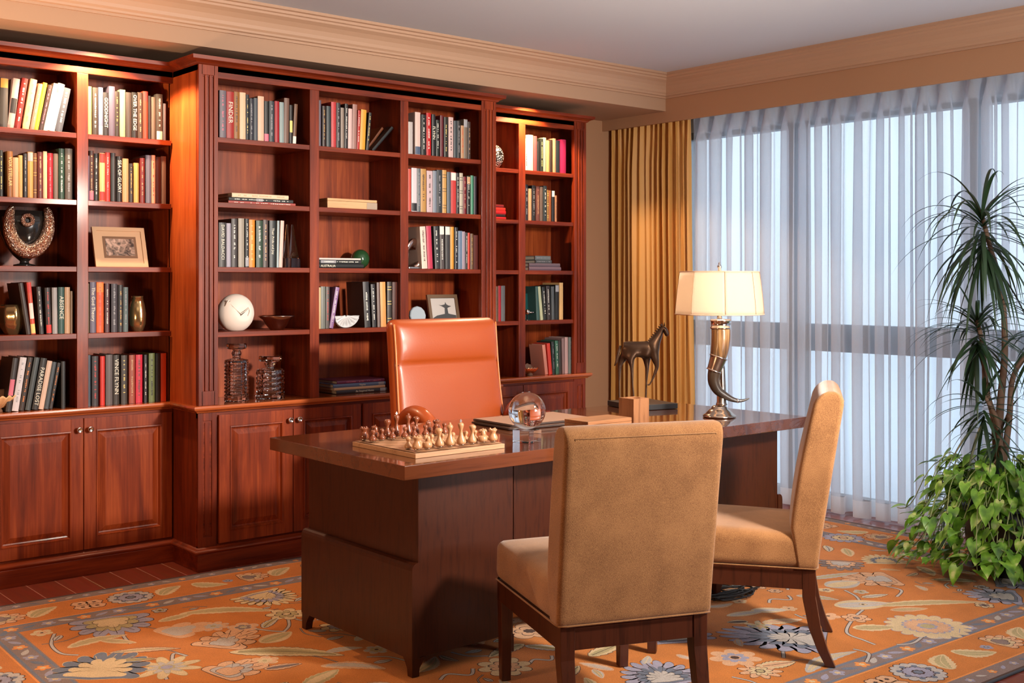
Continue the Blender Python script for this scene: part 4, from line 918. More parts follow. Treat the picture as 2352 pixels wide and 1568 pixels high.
mbs.build('playing_surface', [PALE, PALE2], t)
LITE = flat('pale_maple_turned', (0.52, 0.27, 0.13), 0.28, coat=0.4)
DARKW = flat('walnut_turned', (0.21, 0.058, 0.024), 0.22, coat=0.5)
STEEL = flat('polished_steel_base', (0.55, 0.50, 0.46), 0.15, 1.0)
BODY = {
 'pawn': [(0.0125, 0.006), (0.0135, 0.010), (0.0115, 0.016), (0.006, 0.023), (0.0045, 0.028), (0.0065, 0.033), (0.0078, 0.037), (0.0065, 0.042), (0.003, 0.0455), (0, 0.046)],
 'rook': [(0.015, 0.007), (0.0165, 0.014), (0.0145, 0.022), (0.0095, 0.030), (0.0085, 0.035), (0.0105, 0.041), (0.0125, 0.045), (0.012, 0.049), (0.0075, 0.047), (0, 0.045)],
 'bishop': [(0.0145, 0.007), (0.0160, 0.013), (0.0135, 0.022), (0.0065, 0.034), (0.0045, 0.044), (0.0075, 0.053), (0.0105, 0.060), (0.0108, 0.065), (0.008, 0.070), (0.0035, 0.0725), (0, 0.073)],
 'queen': [(0.0150, 0.007), (0.0165, 0.014), (0.0140, 0.024), (0.0065, 0.040), (0.0045, 0.055), (0.0080, 0.066), (0.0098, 0.072), (0.0075, 0.079), (0.003, 0.082), (0.004, 0.086), (0, 0.089)],
 'king': [(0.0150, 0.007), (0.0165, 0.014), (0.0140, 0.024), (0.0065, 0.040), (0.0045, 0.056), (0.0072, 0.066), (0.0090, 0.074), (0.0085, 0.080), (0.004, 0.085), (0.0, 0.086)],
 'knight': [(0.0150, 0.007), (0.0165, 0.014), (0.0145, 0.022), (0.0110, 0.028), (0.0, 0.031)]}
PROTO = {}
def piece(kind, dark):
    k = (kind, dark)
    if k in PROTO:
        src, ch = PROTO[k]; o = src.copy(); col.objects.link(o)
        for c in ch: c2 = c.copy(); c2.parent = o; col.objects.link(c2)
        return o
    o = thing('chess_'+kind, '', 'chess piece'); 
    mat = DARKW if dark else LITE; ch = []
    hz = BODY[kind][-1][1]; m_ = MB().lathe([(r_*(1.05+0.22*(z_/hz)), z_) for r_, z_ in BODY[kind]], 20)
    if kind == 'knight':
        m_.tube([(0.001, 0, 0.024), (0.004, 0, 0.034), (0.002, 0, 0.042), (-0.004, 0, 0.047)], [0.0105, 0.0095, 0.0095, 0.007], 12)
        m_.tube([(0.000, 0, 0.046), (-0.008, 0, 0.044), (-0.014, 0, 0.038)], [0.0075, 0.0065, 0.004], 10)
        for s_ in (-1, 1): m_.tube([(0.001, 0.004*s_, 0.048), (0.003, 0.005*s_, 0.055)], [0.003, 0.0008], 6)
    if kind == 'rook':
        for a in range(3): m_.tube([(0.0095*math.cos(a*2.094), 0.0095*math.sin(a*2.094), 0.044), (0.0105*math.cos(a*2.094), 0.0105*math.sin(a*2.094), 0.053)], [0.004, 0.003], 8)
    ch.append(m_.build('body', mat, o))
    ch.append(MB().lathe([(0.0055, 0.0), (0.0090, 0.0012), (0.0122, 0.004), (0.0128, 0.0066), (0.0, 0.0066)], 20).build('base', STEEL, o))
    if kind == 'king':
        ch.append(MB().box(-0.0018, 0.0018, -0.0012, 0.0012, 0.0845, 0.097).box(-0.0048, 0.0048, -0.0012, 0.0012, 0.0885, 0.0925).build('cross', SILVER if not dark else flat('white_finial', (0.85, 0.8, 0.75), 0.3), o))
    PROTO[k] = (o, ch); return o
cxb, cyb = (bx0+bx1)/2, (by0+by1)/2
BOARDTOP = BZ+0.0222
fileL = ['rook', 'knight', 'bishop', 'queen', 'king', 'bishop', 'knight', 'rook']
fileD = ['rook', 'knight', 'bishop', 'king', 'queen', 'bishop', 'knight', 'rook']
side = ['left', 'left', 'left', '', '', 'right', 'right', 'right']
for dark, files, row, prow in ((0, fileL, 0, 1), (1, fileD, 7, 6)):
    tone = 'dark walnut' if dark else 'pale maple'; edge = 'far' if dark else 'near'
    for i, kd in enumerate(files):
        rs = random.Random(i+dark*50)
        o = piece(kd, dark)
        o.location = (cxb+(i-3.5)*sq+rs.uniform(-.004, .004), cyb+(row-3.5)*sq+rs.uniform(-.004, .004), BOARDTOP); o.rotation_euler = (rs.uniform(-.04, .04), rs.uniform(-.04, .04), 0.0 if kd == 'king' else rs.uniform(-.8, .8))
        lab = '%s chess %s on the %s edge of the board' % (tone, kd, edge) if not side[i] else '%s chess %s on the %s half of the board, %s edge' % (tone, kd, side[i], edge)
        tag(o, lab, 'chess piece', tone+' chess pieces')
        o = piece('pawn', dark)
        o.location = (cxb+(i-3.5)*sq+rs.uniform(-.005, .005), cyb+(prow-3.5)*sq+rs.uniform(-.005, .005), BOARDTOP-0.001); o.rotation_euler = (rs.uniform(-.05, .05), rs.uniform(-.05, .05), rs.uniform(-1, 1))
        tag(o, ('%s chess pawn in front of the %s' % (tone, kd)) if not side[i] else '%s chess pawn in front of the %s %s' % (tone, side[i], kd), 'chess piece', tone+' chess pieces')

# ------------------------------------------------------------------ crystal ball on its cube
bxc, byc = 2.925, 3.395
t = thing('crystal_ball', 'clear crystal ball resting on a glass cube, right of the chess board', 'crystal ball', (bxc, byc, BZ))
BALLG = glass('clear_crystal', (1, 1, 1), 0.0, 1.48)
MB().lathe([(0.0, 0.0)]+[(0.0725*math.sin(PI*k/48), 0.0725-0.0725*math.cos(PI*k/48)) for k in range(1, 48)]+[(0.0, 0.145)], 72).build('ball', BALLG, t, loc=(0, 0, 0.0485))
MB().box(-0.040, 0.040, -0.040, 0.040, 0, 0.048).build('cube_base', BALLG, t, rotz=math.radians(12), bevel=0.0012)
# ------------------------------------------------------------------ leather folders
LFOLD = flat('brown_leather_folder', (0.30, 0.17, 0.12), 0.42, bump=(180, 0.25))
LDARK = flat('dark_leather_edge', (0.035, 0.018, 0.014), 0.5)
a_, b_, c_ = P(1135, 956, DT+0.012), P(1342, 949, DT+0.012), P(1268, 928.5, DT+0.012)
a_ = Vector((*a_, 0)); b_ = Vector((*b_, 0)); c_ = Vector((*c_, 0))
cen = Vector((3.33, 3.82, 0))
for k, (z0, rz, w, d, lab) in enumerate(((0.0, -0.10, 0.46, 0.30, 'lower dark-edged leather folder under a matching one, behind the crystal ball'), (0.0125, -0.06, 0.45, 0.29, 'upper brown leather folder with pale top face, behind the crystal ball'))):
    t = thing('leather_folder', lab, 'folder', (cen.x, cen.y, BZ+z0), rz, 'leather folders on the desk')
    MB().rbox(w, d, 0.0105, 0.004, 6).build('cover', LDARK, t)
    MB().box(-w/2+0.004, w/2-0.004, -d/2+0.004, d/2-0.004, 0.0106, 0.0118).build('face_panel', LFOLD, t)
# ------------------------------------------------------------------ wooden desk boxes
BOXW = wood('zebrano_box_wood', (0.15, 0.058, 0.024), (0.33, 0.145, 0.062), 'X', rough=0.45, coat=0.15, sc=3)
BOXV = wood('zebrano_cup_wood', (0.15, 0.058, 0.024), (0.33, 0.145, 0.062), 'Z', rough=0.45, coat=0.15, sc=3)
t = thing('wooden_box', 'low rectangular brown wooden box with overhanging lid, left of the pen cup', 'box', (3.33, 3.415, BZ))
MB().box(-0.125, 0.125, -0.07, 0.07, 0, 0.045).build('body', BOXW, t, bevel=0.0015)
MB().box(-0.125, 0.125, -0.07, 0.07, 0.0458, 0.060).build('lid', BOXW, t, bevel=0.0015)
t = thing('pen_cup', 'tall square brown wooden pen cup with round hole', 'pen cup', (3.628, 3.50, BZ), math.radians(-2))
m_ = MB(); hh, hw, hr = 0.118, 0.046, 0.030
ring = []
for k in range(32):
    a = 2*PI*k/32+PI/4; c, s_ = math.cos(a), math.sin(a); q = hw/max(abs(c), abs(s_)); ring.append((c*q, s_*q))
inn = [(hr*math.cos(2*PI*k/32+PI/4), hr*math.sin(2*PI*k/32+PI/4)) for k in range(32)]
vs = [(x, y, 0) for x, y in ring]+[(x, y, hh) for x, y in ring]+[(x, y, hh) for x, y in inn]+[(x, y, 0.02) for x, y in inn]
fs = [tuple(range(32))[::-1]]
for k in range(32):
    k2 = (k+1) % 32
    for r0 in (0, 32, 64): fs.append((r0+k, r0+k2, r0+32+k2, r0+32+k))
fs.append(tuple(range(96, 128)))
m_.add(vs, fs); m_.build('body', BOXV, t)
# ------------------------------------------------------------------ horse
hx, hy = 4.18, 3.975
t = thing('horse_statuette', 'dark bronze standing horse statuette on a black plinth, in front of the gold curtain', 'statuette', (hx, hy, BZ), math.radians(-14))
HB = flat('dark_patinated_bronze', (0.085, 0.048, 0.030), 0.32, 0.75, bump=(60, 0.25))
MB().box(-0.120, 0.120, -0.135, 0.135, 0, 0.026).build('plinth', flat('black_slate_plinth', (0.02, 0.02, 0.022), 0.35), t, bevel=0.002)
A = math.radians(14)
rd = Vector((RT[0], RT[1], 0)); rd = Matrix.Rotation(math.radians(14), 3, 'Z') @ rd     # horse axis in plinth frame
up = Vector((0, 0, 1)); sd = up.cross(rd)
def H3(a, z, s_=0): 
    v = rd*a+sd*s_+up*z; return (v.x, v.y, v.z)
hb = t
def hbuild(chains, name, mat, par, sub=2):
    """skin-modifier body from joint chains [(points, radii)]"""
    vs, es, rad = [], [], []; idx = {}
    for pts, rr in chains:
        prev = None
        for p, r in zip(pts, rr):
            key = tuple(round(q, 5) for q in p)
            if key not in idx: idx[key] = len(vs); vs.append(p); rad.append(r)
            i = idx[key]
            if prev is not None and prev != i: es.append((prev, i))
            prev = i
    me = bpy.data.meshes.new(name); me.from_pydata(vs, es, []); me.materials.append(mat)
    o = bpy.data.objects.new(name, me); col.objects.link(o); o.parent = par
    sk = o.modifiers.new('skin', 'SKIN'); sk.use_smooth_shade = True
    for i, r in enumerate(rad):
        sv = me.skin_vertices[0].data[i]; rr = r if hasattr(r, '__len__') else (r, r); sv.radius = rr; sv.use_root = (i == 0)
    sb = o.modifiers.new('sub', 'SUBSURF'); sb.levels = sub; sb.render_levels = sub
    return o
# joints measured against the plinth: rump x=-0.105 ... chest x=+0.05, head x=+0.125
S_ = 1.0
bd = [H3(-0.090, 0.300), H3(-0.070, 0.302), H3(-0.02, 0.290), H3(0.025, 0.290), H3(0.048, 0.300)]
ch = [(bd, [0.027, 0.041, 0.038, 0.041, 0.036]),
      ([bd[4], H3(0.068, 0.335), H3(0.088, 0.368), H3(0.100, 0.392)], [0.036, 0.027, 0.019, 0.015]),
      ([H3(0.100, 0.392), H3(0.110, 0.388), H3(0.121, 0.366), H3(0.125, 0.350)], [0.015, 0.0165, 0.012, 0.0095]),
      ([H3(-0.070, 0.302), H3(-0.092, 0.25, 0.012), H3(-0.112, 0.205, 0.014), H3(-0.113, 0.13, 0.014), H3(-0.112, 0.028, 0.014)], [0.041, 0.024, 0.010, 0.0042, 0.0042]),
      ([bd[1], H3(-0.062, 0.25, -0.014), H3(-0.054, 0.205, -0.016), H3(-0.05, 0.12, -0.016), H3(-0.042, 0.028, -0.016)], [0.041, 0.024, 0.010, 0.0042, 0.0042]),
      ([bd[3], H3(0.022, 0.245, 0.012), H3(0.026, 0.195, 0.013), H3(0.022, 0.12, 0.013), H3(0.018, 0.028, 0.013)], [0.041, 0.022, 0.010, 0.0042, 0.0042]),
      ([bd[4], H3(0.062, 0.245, -0.012), H3(0.073, 0.200, -0.013), H3(0.048, 0.135, -0.013), H3(0.034, 0.112, -0.013), H3(0.024, 0.112, -0.013)], [0.036, 0.022, 0.010, 0.0042, 0.004, 0.0036])]
hbuild(ch, 'body', HB, t)
MB().tube([H3(-0.108, 0.305), H3(-0.118, 0.27), H3(-0.128, 0.225), H3(-0.138, 0.205)], [0.006, 0.008, 0.007, 0.002], 8).build('tail', HB, t)
MB().tube([H3(0.100, 0.402, 0.006), H3(0.099, 0.420, 0.008)], [0.005, 0.001], 6).build('ear', HB, t)
MB().tube([H3(0.108, 0.402, -0.006), H3(0.109, 0.421, -0.008)], [0.005, 0.001], 6).build('ear', HB, t)
m_ = MB()
for k in range(9):
    a = k/8; p = Vector(H3(0.040+0.058*a, 0.325+0.078*a)); m_.tube([p, p+Vector(H3(-0.012, 0.008))], [0.006, 0.0015], 6)
m_.build('mane', HB, t)
# ------------------------------------------------------------------ table lamp
lx, ly = 4.150, 3.458
t = thing('table_lamp', 'lit table lamp with curved horn stem and cream panelled shade, on the desk', 'lamp', (lx, ly, BZ))
NICK = flat('antique_nickel', (0.55, 0.46, 0.38), 0.16, 1.0)
rl = Vector((RT[0], RT[1], 0))
def LP(a, z, s_=0.0): v = rl*a+Vector((-rl.y, rl.x, 0))*s_; return (v.x, v.y, z)
MB().lathe([(0.075, 0), (0.077, 0.004), (0.074, 0.009), (0.066, 0.013), (0.058, 0.022), (0.046, 0.034), (0.038, 0.038), (0.036, 0.046), (0.028, 0.052), (0.0, 0.053)], 40).build('base', NICK, t)
MB().lathe([(0.027, 0.053), (0.025, 0.060), (0.022, 0.066), (0.021, 0.14), (0.016, 0.225), (0.013, 0.245), (0.016, 0.250), (0.016, 0.256), (0.012, 0.262), (0.013, 0.268), (0.0, 0.272)], 24).build('column', NICK, t, loc=LP(0.012, 0, 0.016))
hp = [(0.006, 0.405), (0.006, 0.36), (0.001, 0.31), (-0.009, 0.265), (-0.020, 0.22), (-0.027, 0.185), (-0.025, 0.155), (-0.008, 0.122), (0.022, 0.10), (0.055, 0.082), (0.085, 0.074), (0.112, 0.076), (0.137, 0.085)]
hr_ = [0.043, 0.043, 0.041, 0.036, 0.031, 0.028, 0.026, 0.0225, 0.0175, 0.0125, 0.0085, 0.006, 0.002]
def smooth_path(pts, rr, k=5):
    P_, R_2 = [], []; n = len(pts)
    for i in range(n-1):
        p0, p1, p2, p3 = [Vector(pts[max(0, min(n-1, i+q))]) for q in (-1, 0, 1, 2)]
        for j in range(k):
            t_ = j/k; P_.append(0.5*((2*p1)+(-p0+p2)*t_+(2*p0-5*p1+4*p2-p3)*t_*t_+(-p0+3*p1-3*p2+p3)*t_**3)); R_2.append(rr[i]*(1-t_)+rr[i+1]*t_)
    P_.append(Vector(pts[-1])); R_2.append(rr[-1]); return P_, R_2
m, nt, b = new_mat('streaked_horn'); L = nt.links.new
tcn = N(nt, 'ShaderNodeTexCoord'); mpn = N(nt, 'ShaderNodeMapping'); mpn.inputs['Scale'].default_value = (45, 45, 3); non = N(nt, 'ShaderNodeTexNoise'); non.inputs['Scale'].default_value = 1.5; non.inputs['Detail'].default_value = 4
sx_ = N(nt, 'ShaderNodeSeparateXYZ'); mr = N(nt, 'ShaderNodeMapRange'); mr.inputs['From Min'].default_value = 0.12; mr.inputs['From Max'].default_value = 0.36; mr.inputs['To Min'].default_value = 0; mr.inputs['To Max'].default_value = 0.55
ad = N(nt, 'ShaderNodeMath', operation='MULTIPLY')
r_ = ramp(nt, [(0.0, (0.03, 0.02, 0.014)), (0.17, (0.06, 0.035, 0.02)), (0.26, (0.20, 0.095, 0.03)), (0.38, (0.42, 0.27, 0.12))])
L(tcn.outputs['Object'], mpn.inputs['Vector']); L(mpn.outputs['Vector'], non.inputs['Vector']); L(tcn.outputs['Object'], sx_.inputs[0]); L(sx_.outputs['Z'], mr.inputs['Value']); L(mr.outputs[0], ad.inputs[0]); L(non.outputs['Fac'], ad.inputs[1]); L(ad.outputs[0], r_.inputs['Fac']); L(r_.outputs['Color'], b.inputs['Base Color'])
b.inputs['Roughness'].default_value = 0.32; b.inputs['Coat Weight'].default_value = 0.2
pp, rr = smooth_path([LP(a, z) for a, z in hp], hr_)
MB().tube(pp, rr, 28).build('horn_stem', m, t)
MB().lathe([(0.0, 0.405), (0.046, 0.405), (0.048, 0.407), (0.048, 0.412), (0.0455, 0.414), (0.0455, 0.438), (0.048, 0.440), (0.048, 0.446), (0.044, 0.449), (0.0, 0.452)], 36).build('collar', CHROME, t, loc=LP(0.006, 0))
pa, ra = smooth_path([LP(-0.004, 0.275), LP(-0.014, 0.245), LP(-0.026, 0.212)], [0.0395, 0.0355, 0.0325], 6)
MB().tube(pa, ra, 28, caps=False).build('strap', flat('satin_nickel_strap', (0.5, 0.38, 0.30), 0.25, 1.0), t)
for q in (0, -1): 
    m_ = MB(); c_ = pa[q]; tdir = (pa[1]-pa[0]).normalized() if q == 0 else (pa[-1]-pa[-2]).normalized()
    m_.tube([c_-tdir*0.003, c_+tdir*0.003], [ra[q]+0.003]*2, 28); m_.build('strap_ring', CHROME, t)
pq, rq = smooth_path([LP(0.080, 0.0745), LP(0.088, 0.0738)], [0.0105, 0.0095], 2)
MB().tube(pq, rq, 16).build('tip_ring', CHROME, t)
MB().lathe([(0.0, 0.452), (0.012, 0.452), (0.010, 0.470), (0.014, 0.476), (0.014, 0.52), (0.0, 0.522)], 20).build('socket', CHROME, t)
BE = flat('bulb_glow', (1, 0.9, 0.75), 0.5, **{'Emission Color': (1, 0.72, 0.42, 1), 'Emission Strength': 90.0})
MB().lathe([(0.0, 0.522), (0.014, 0.524), (0.022, 0.545), (0.030, 0.57), (0.030, 0.59), (0.020, 0.607), (0.0, 0.612)], 20).build('bulb', BE, t)
MB().tube([(0, 0, 0.50), (0.0, 0.045, 0.53), (0.0, 0.05, 0.60), (0.0, 0.0, 0.672), (0.0, -0.05, 0.60), (0.0, -0.045, 0.53), (0, 0, 0.50)], 0.0018, 6).build('harp', CHROME, t)
MB().lathe([(0.0, 0.670), (0.010, 0.671), (0.006, 0.682), (0.011, 0.690), (0.008, 0.698), (0.004, 0.702), (0.006, 0.708), (0.0, 0.714)], 16).build('finial', CHROME, t)
SH_ = bpy.data.materials.new('cream_shade_fabric'); SH_.use_nodes = True; nt = SH_.node_tree; nt.nodes.clear()
ou = N(nt, 'ShaderNodeOutputMaterial'); df = N(nt, 'ShaderNodeBsdfDiffuse'); df.inputs[0].default_value = (0.86, 0.72, 0.60, 1); tl = N(nt, 'ShaderNodeBsdfTranslucent'); tl.inputs[0].default_value = (0.96, 0.86, 0.74, 1); mx = N(nt, 'ShaderNodeMixShader'); mx.inputs[0].default_value = 0.68
nt.links.new(df.outputs[0], mx.inputs[1]); nt.links.new(tl.outputs[0], mx.inputs[2]); nt.links.new(mx.outputs[0], ou.inputs[0])
nP = 8; zb, zt = 0.473, 0.668; rb, rt = 0.203, 0.181
rot0 = math.atan2(-RT[1], -RT[0])
def shade_pt(u, v, dr=0.0):
    k = u*nP; i = math.floor(k); f = k-i
    a0, a1 = 2*PI*i/nP, 2*PI*(i+1)/nP
    R_ = rb+(rt-rb)*v+0.002*math.sin(PI*v)+dr
    ang = 2*PI*k/nP+SA
    flatr = R_*math.cos(PI/nP)/math.cos((f-0.5)*2*PI/nP)
    q = 0.6*R_+0.4*flatr
    return (q*math.cos(ang), q*math.sin(ang), zb+(zt-zb)*v)
SA = math.atan2(-FW[1], -FW[0])+math.radians(-3)
sh_ = MB().grid(96, 10, shade_pt).build('shade', SH_, t, fix=False)
sm = sh_.modifiers.new('thick', 'SOLIDIFY'); sm.thickness = 0.0012
for k in range(nP):
    m_ = MB(); m_.tube([shade_pt(k/nP, v/8, 0.0012) for v in range(9)], 0.0011, 6); m_.build('shade_seam', flat('brown_piping', (0.30, 0.17, 0.09), 0.6), sh_)
PIP = flat('peach_trim_ribbon', (0.66, 0.42, 0.28), 0.6)
for v, r_q in ((0.0, 0.0028), (1.0, 0.0026)):
    MB().tube([shade_pt((k % 96)/96, v, 0.001) for k in range(97)], r_q, 6, caps=False).build('shade_trim', PIP, sh_)
pl = bpy.data.lights.new('lamp_bulb_light', 'POINT'); pl.energy = E_LAMP; pl.color = (1.0, 0.80, 0.60); pl.shadow_soft_size = 0.035
plo = bpy.data.objects.new('lamp_bulb_light', pl); col.objects.link(plo); plo.location = (lx, ly, BZ+0.575)

# ================================================================== DINING CHAIRS
FAB = fabric('golden_tan_velour', (0.19, 0.083, 0.030), (0.37, 0.177, 0.069), 700, 0.6)
LEGW = wood('dark_cherry_leg', (0.022, 0.0065, 0.0035), (0.065, 0.0165, 0.007), 'Z', rough=0.35, coat=0.3, sc=2)
def dining_chair(cx_, cy_, face, w, dpt, ztop, lean, label):
    """origin under the middle of the rear edge of the seat; +Y local is the way the chair faces"""
    t = thing('dining_chair', label, 'chair', (cx_, cy_, 0), math.atan2(face[1], face[0])-PI/2, 'velour chairs in front of the desk')
    zb = 0.362; zs = 0.492
    def seatfn(p):
        x, y, z = p
        k = z/(zs-zb)
        crown = 0.014*k*max(0, 1-(2*x/w)**2)*max(0, 1-((y)/(dpt/2))**2)
        return (x*(1-0.012*k), y+dpt/2-0.002, z+zb+crown-0.020*k*(y/(dpt/2))*-0.4)
    MB().rbox(w, dpt, zs-zb, 0.032, 16, fn=seatfn).build('seat', FAB, t)
    Hb = ztop-zb
    def backfn(p):
        x, y, z = p; v = max(0.0, min(1.0, z/Hb))
        th = 1.0+0.10*math.sin(PI*min(1, v*1.1)); 
        yy = y*th
        ly_ = -lean*v**1.3
        tt = 0.056
        if z > Hb-tt: yy = y*th*math.sqrt(max(0.0, 1-((z-(Hb-tt))/tt)**2)*0.96+0.04)
        if z < 0.15 and y > 0: yy *= 0.25+0.75*max(0.0, z/0.15)
        if y > 0: yy += 0.010*math.sin(PI*v)*(1-(2*x/w)**2)
        return (x*(1.0+0.012*v), yy+0.052+ly_-0.0, z+zb)
    MB().rbox(w+0.008, 0.108, Hb, 0.016, 26, fn=backfn).build('backrest', FAB, t)
    # stitched seam lines on the rear panel
    sp = []
    e = w/2-0.026
    for k in range(13): sp.append((-e*(1+0.012*k/12), 0.055-0.052*(1.0+0.10*math.sin(PI*min(1, (0.035+0.91*k/12)*1.1)))-lean*(0.035+0.91*k/12)**1.3-0.0050, zb+Hb*(0.035+0.91*k/12)))
    for k in range(1, 13): sp.append((-e*1.012+2*e*1.012*k/12, sp[12][1], sp[12][2]))
    for k in range(1, 13): q = sp[12-k]; sp.append((-q[0], q[1], q[2]))
    MB().tube([(x, y+0.0035, z) for x, y, z in sp], 0.0013, 6).build('back_seam', flat('tan_stitched_cord', (0.30, 0.15, 0.06), 0.9), t)
    # cord along the bottom edge of the skirt
    c = [(-w/2, 0.03), (-w/2+0.002, 0.004), (-w/2+0.028, -0.002), (w/2-0.028, -0.002), (w/2-0.002, 0.004), (w/2, 0.03), (w/2, dpt-0.03), (w/2-0.02, dpt-0.002), (-w/2+0.02, dpt-0.002), (-w/2, dpt-0.03), (-w/2, 0.03)]
    MB().tube([(x, y, zb+0.004) for x, y in c], 0.0030, 8, caps=False).build('piping', FAB, t)
    fr = MB(); a = 0.010
    fr.box(-w/2+a, w/2-a, a, a+0.024, 0.288, zb+0.003).box(-w/2+a, w/2-a, dpt-a-0.024, dpt-a, 0.288, zb+0.003).box(-w/2+a, -w/2+a+0.024, a, dpt-a, 0.288, zb+0.003).box(w/2-a-0.024, w/2-a, a, dpt-a, 0.288, zb+0.003)
    fr.build('seat_rail', LEGW, t, bevel=0.002)
    for s_ in (-1, 1):
        m_ = MB(); xx = s_*(w/2-a-0.022)
        zz = [0.362, 0.26, 0.15, 0.07, RUGZ]; yo = [0.030, 0.030, 0.010, -0.018, -0.046]; hw_ = [0.024, 0.0235, 0.0215, 0.019, 0.017]
        vs = []
        for z, y, h_ in zip(zz, yo, hw_):
            for sx, sy in ((-1, -1), (1, -1), (1, 1), (-1, 1)): vs.append((xx+sx*h_, y+sy*h_, z))
        fs = [(0, 1, 2, 3), (16, 19, 18, 17)]+[(k*4+i, (k+1)*4+i, (k+1)*4+(i+1) % 4, k*4+(i+1) % 4) for k in range(4) for i in range(4)]
        m_.add(vs, fs); m_.build('leg', LEGW, t, bevel=0.002)
        m_ = MB().frustum((xx, dpt-a-0.022, 0.362), (xx, dpt-a-0.020, RUGZ), (0.0225, 0.0225), (0.0165, 0.0165)); m_.build('leg', LEGW, t, bevel=0.002)
    return t
u = Vector((2.807-2.328, 2.370-2.562)); fa = Vector((0.36, 0.933)).normalized()
mid = Vector(((2.328+2.807)/2, (2.562+2.370)/2))
dining_chair(mid.x, mid.y, fa, 0.512, 0.63, 0.972, 0.085, 'golden tan velour chair seen from behind, nearest to the camera')
fb = Vector((-0.584, 0.812)).normalized(); rb_ = Vector((0.812, 0.584))
mid = Vector((3.513, 2.475))+rb_*0.25
dining_chair(mid.x, mid.y, fb, 0.50, 0.63, 1.008, 0.10, 'golden tan velour chair seen from its side, right of the nearest one')

# ================================================================== LEATHER DESK CHAIR
LEA = flat('orange_saddle_leather', (0.33, 0.055, 0.007), 0.40, coat=0.25, bump=(140, 0.12))
LEP = flat('orange_leather_piping', (0.62, 0.20, 0.06), 0.35, coat=0.3)
ya = 4.46; xa, xb = XY(921, ya), XY(1165, ya)
cxx = (xa+xb)/2; w = (xb-xa)
t = thing('office_chair', 'orange leather high-back desk chair facing the desk from behind', 'office chair', (cxx, ya+0.02, 0), math.radians(-1.0))
zb0, zt0 = 0.50, 1.222; Hb = zt0-zb0
def chb(p):
    x, y, z = p; v = max(0.0, min(1.0, z/Hb))
    widen = 1.0+0.07*(1-v)**1.5-0.02*math.sin(PI*v)
    yy = y
    if y < 0:   # front faces -Y: two pillows meeting at a crease
        c1 = 0.70; 
        pil = abs(math.sin(PI*(v-c1)/(1-c1))) if v > c1 else abs(math.sin(PI*(v)/c1))
        edge = max(0, 1-abs(2*x/w)**6)
        yy -= (0.028 if v > c1 else 0.018)*pil**0.55*edge
        yy += 0.008*math.exp(-((v-c1)/0.008)**2)*edge
    curve = 0.035*math.sin(PI*v)+0.10*v**2
    return (x*widen, yy+curve+0.0, z+zb0)
MB().rbox(w*0.985, 0.085, Hb, 0.040, 64, fn=chb).build('backrest', LEA, t)
for s_ in (-1, 1):
    pts = []
    for k in range(25):
        v = 0.03+0.94*k/24; widen = 1.0+0.07*(1-v)**1.5-0.02*math.sin(PI*v)
        pts.append((s_*(w*0.985/2-0.012)*widen, -0.0425+0.035*math.sin(PI*v)+0.10*v**2+0.004, zb0+Hb*v))
    MB().tube(pts, 0.0045, 8).build('piping', LEP, t)
MB().tube([(w*0.46*(k/20*2-1), -0.0425+0.035*math.sin(PI*0.70)+0.10*0.49+0.0045, zb0+Hb*0.70) for k in range(21)], 0.0022, 6).build('crease_seam', flat('dark_leather_seam', (0.10, 0.018, 0.004), 0.6), t)
def chs(p): return (p.x*(1-0.05*p.y), p.y-0.22, p.z+0.42+0.02*max(0, 1-(2*p.x/w)**2))
MB().rbox(w*0.92, 0.50, 0.12, 0.05, 14, fn=chs).build('seat', LEA, t)
for s_ in (-1, 1):
    pts = [(s_*w*0.47, 0.02, 0.60), (s_*w*0.50, -0.02, 0.70), (s_*w*0.50, -0.06, 0.765), (s_*w*0.49, -0.12, 0.795), (s_*w*0.48, -0.19, 0.785), (s_*w*0.47, -0.25, 0.74), (s_*w*0.46, -0.27, 0.64), (s_*w*0.45, -0.25, 0.52)]
    pp, rr = smooth_path(pts, [0.03, 0.034, 0.036, 0.038, 0.038, 0.034, 0.03, 0.028], 4)
    a_ = MB().tube(pp, rr, 16, flatten=1.0).build('armrest', LEA, t)
MB().lathe([(0.0, 0.09), (0.035, 0.09), (0.03, 0.13), (0.026, 0.14), (0.026, 0.40), (0.09, 0.41), (0.09, 0.425), (0.0, 0.425)], 24).build('column', CHROME, t, loc=(0, -0.22, 0))
for k in range(5):
    a = 2*PI*k/5+0.3; leg = MB().tube([(0.02*math.cos(a), -0.22+0.02*math.sin(a), 0.115), (0.27*math.cos(a), -0.22+0.27*math.sin(a), 0.075)], [0.022, 0.014], 10).build('leg', CHROME, t)
    M = Matrix.Translation((0.27*math.cos(a), -0.22+0.27*math.sin(a), RUGZ+0.028)) @ Matrix.Rotation(a, 4, 'Z') @ Matrix.Rotation(PI/2, 4, 'X')
    MB().lathe([(0.0, -0.02), (0.022, -0.02), (0.0275, -0.014), (0.0275, 0.014), (0.022, 0.02), (0.0, 0.02)], 20, M=M).tube([(0.27*math.cos(a), -0.22+0.27*math.sin(a), 0.055), (0.27*math.cos(a), -0.22+0.27*math.sin(a), 0.078)], 0.007, 8).build('caster', BLACK, leg)
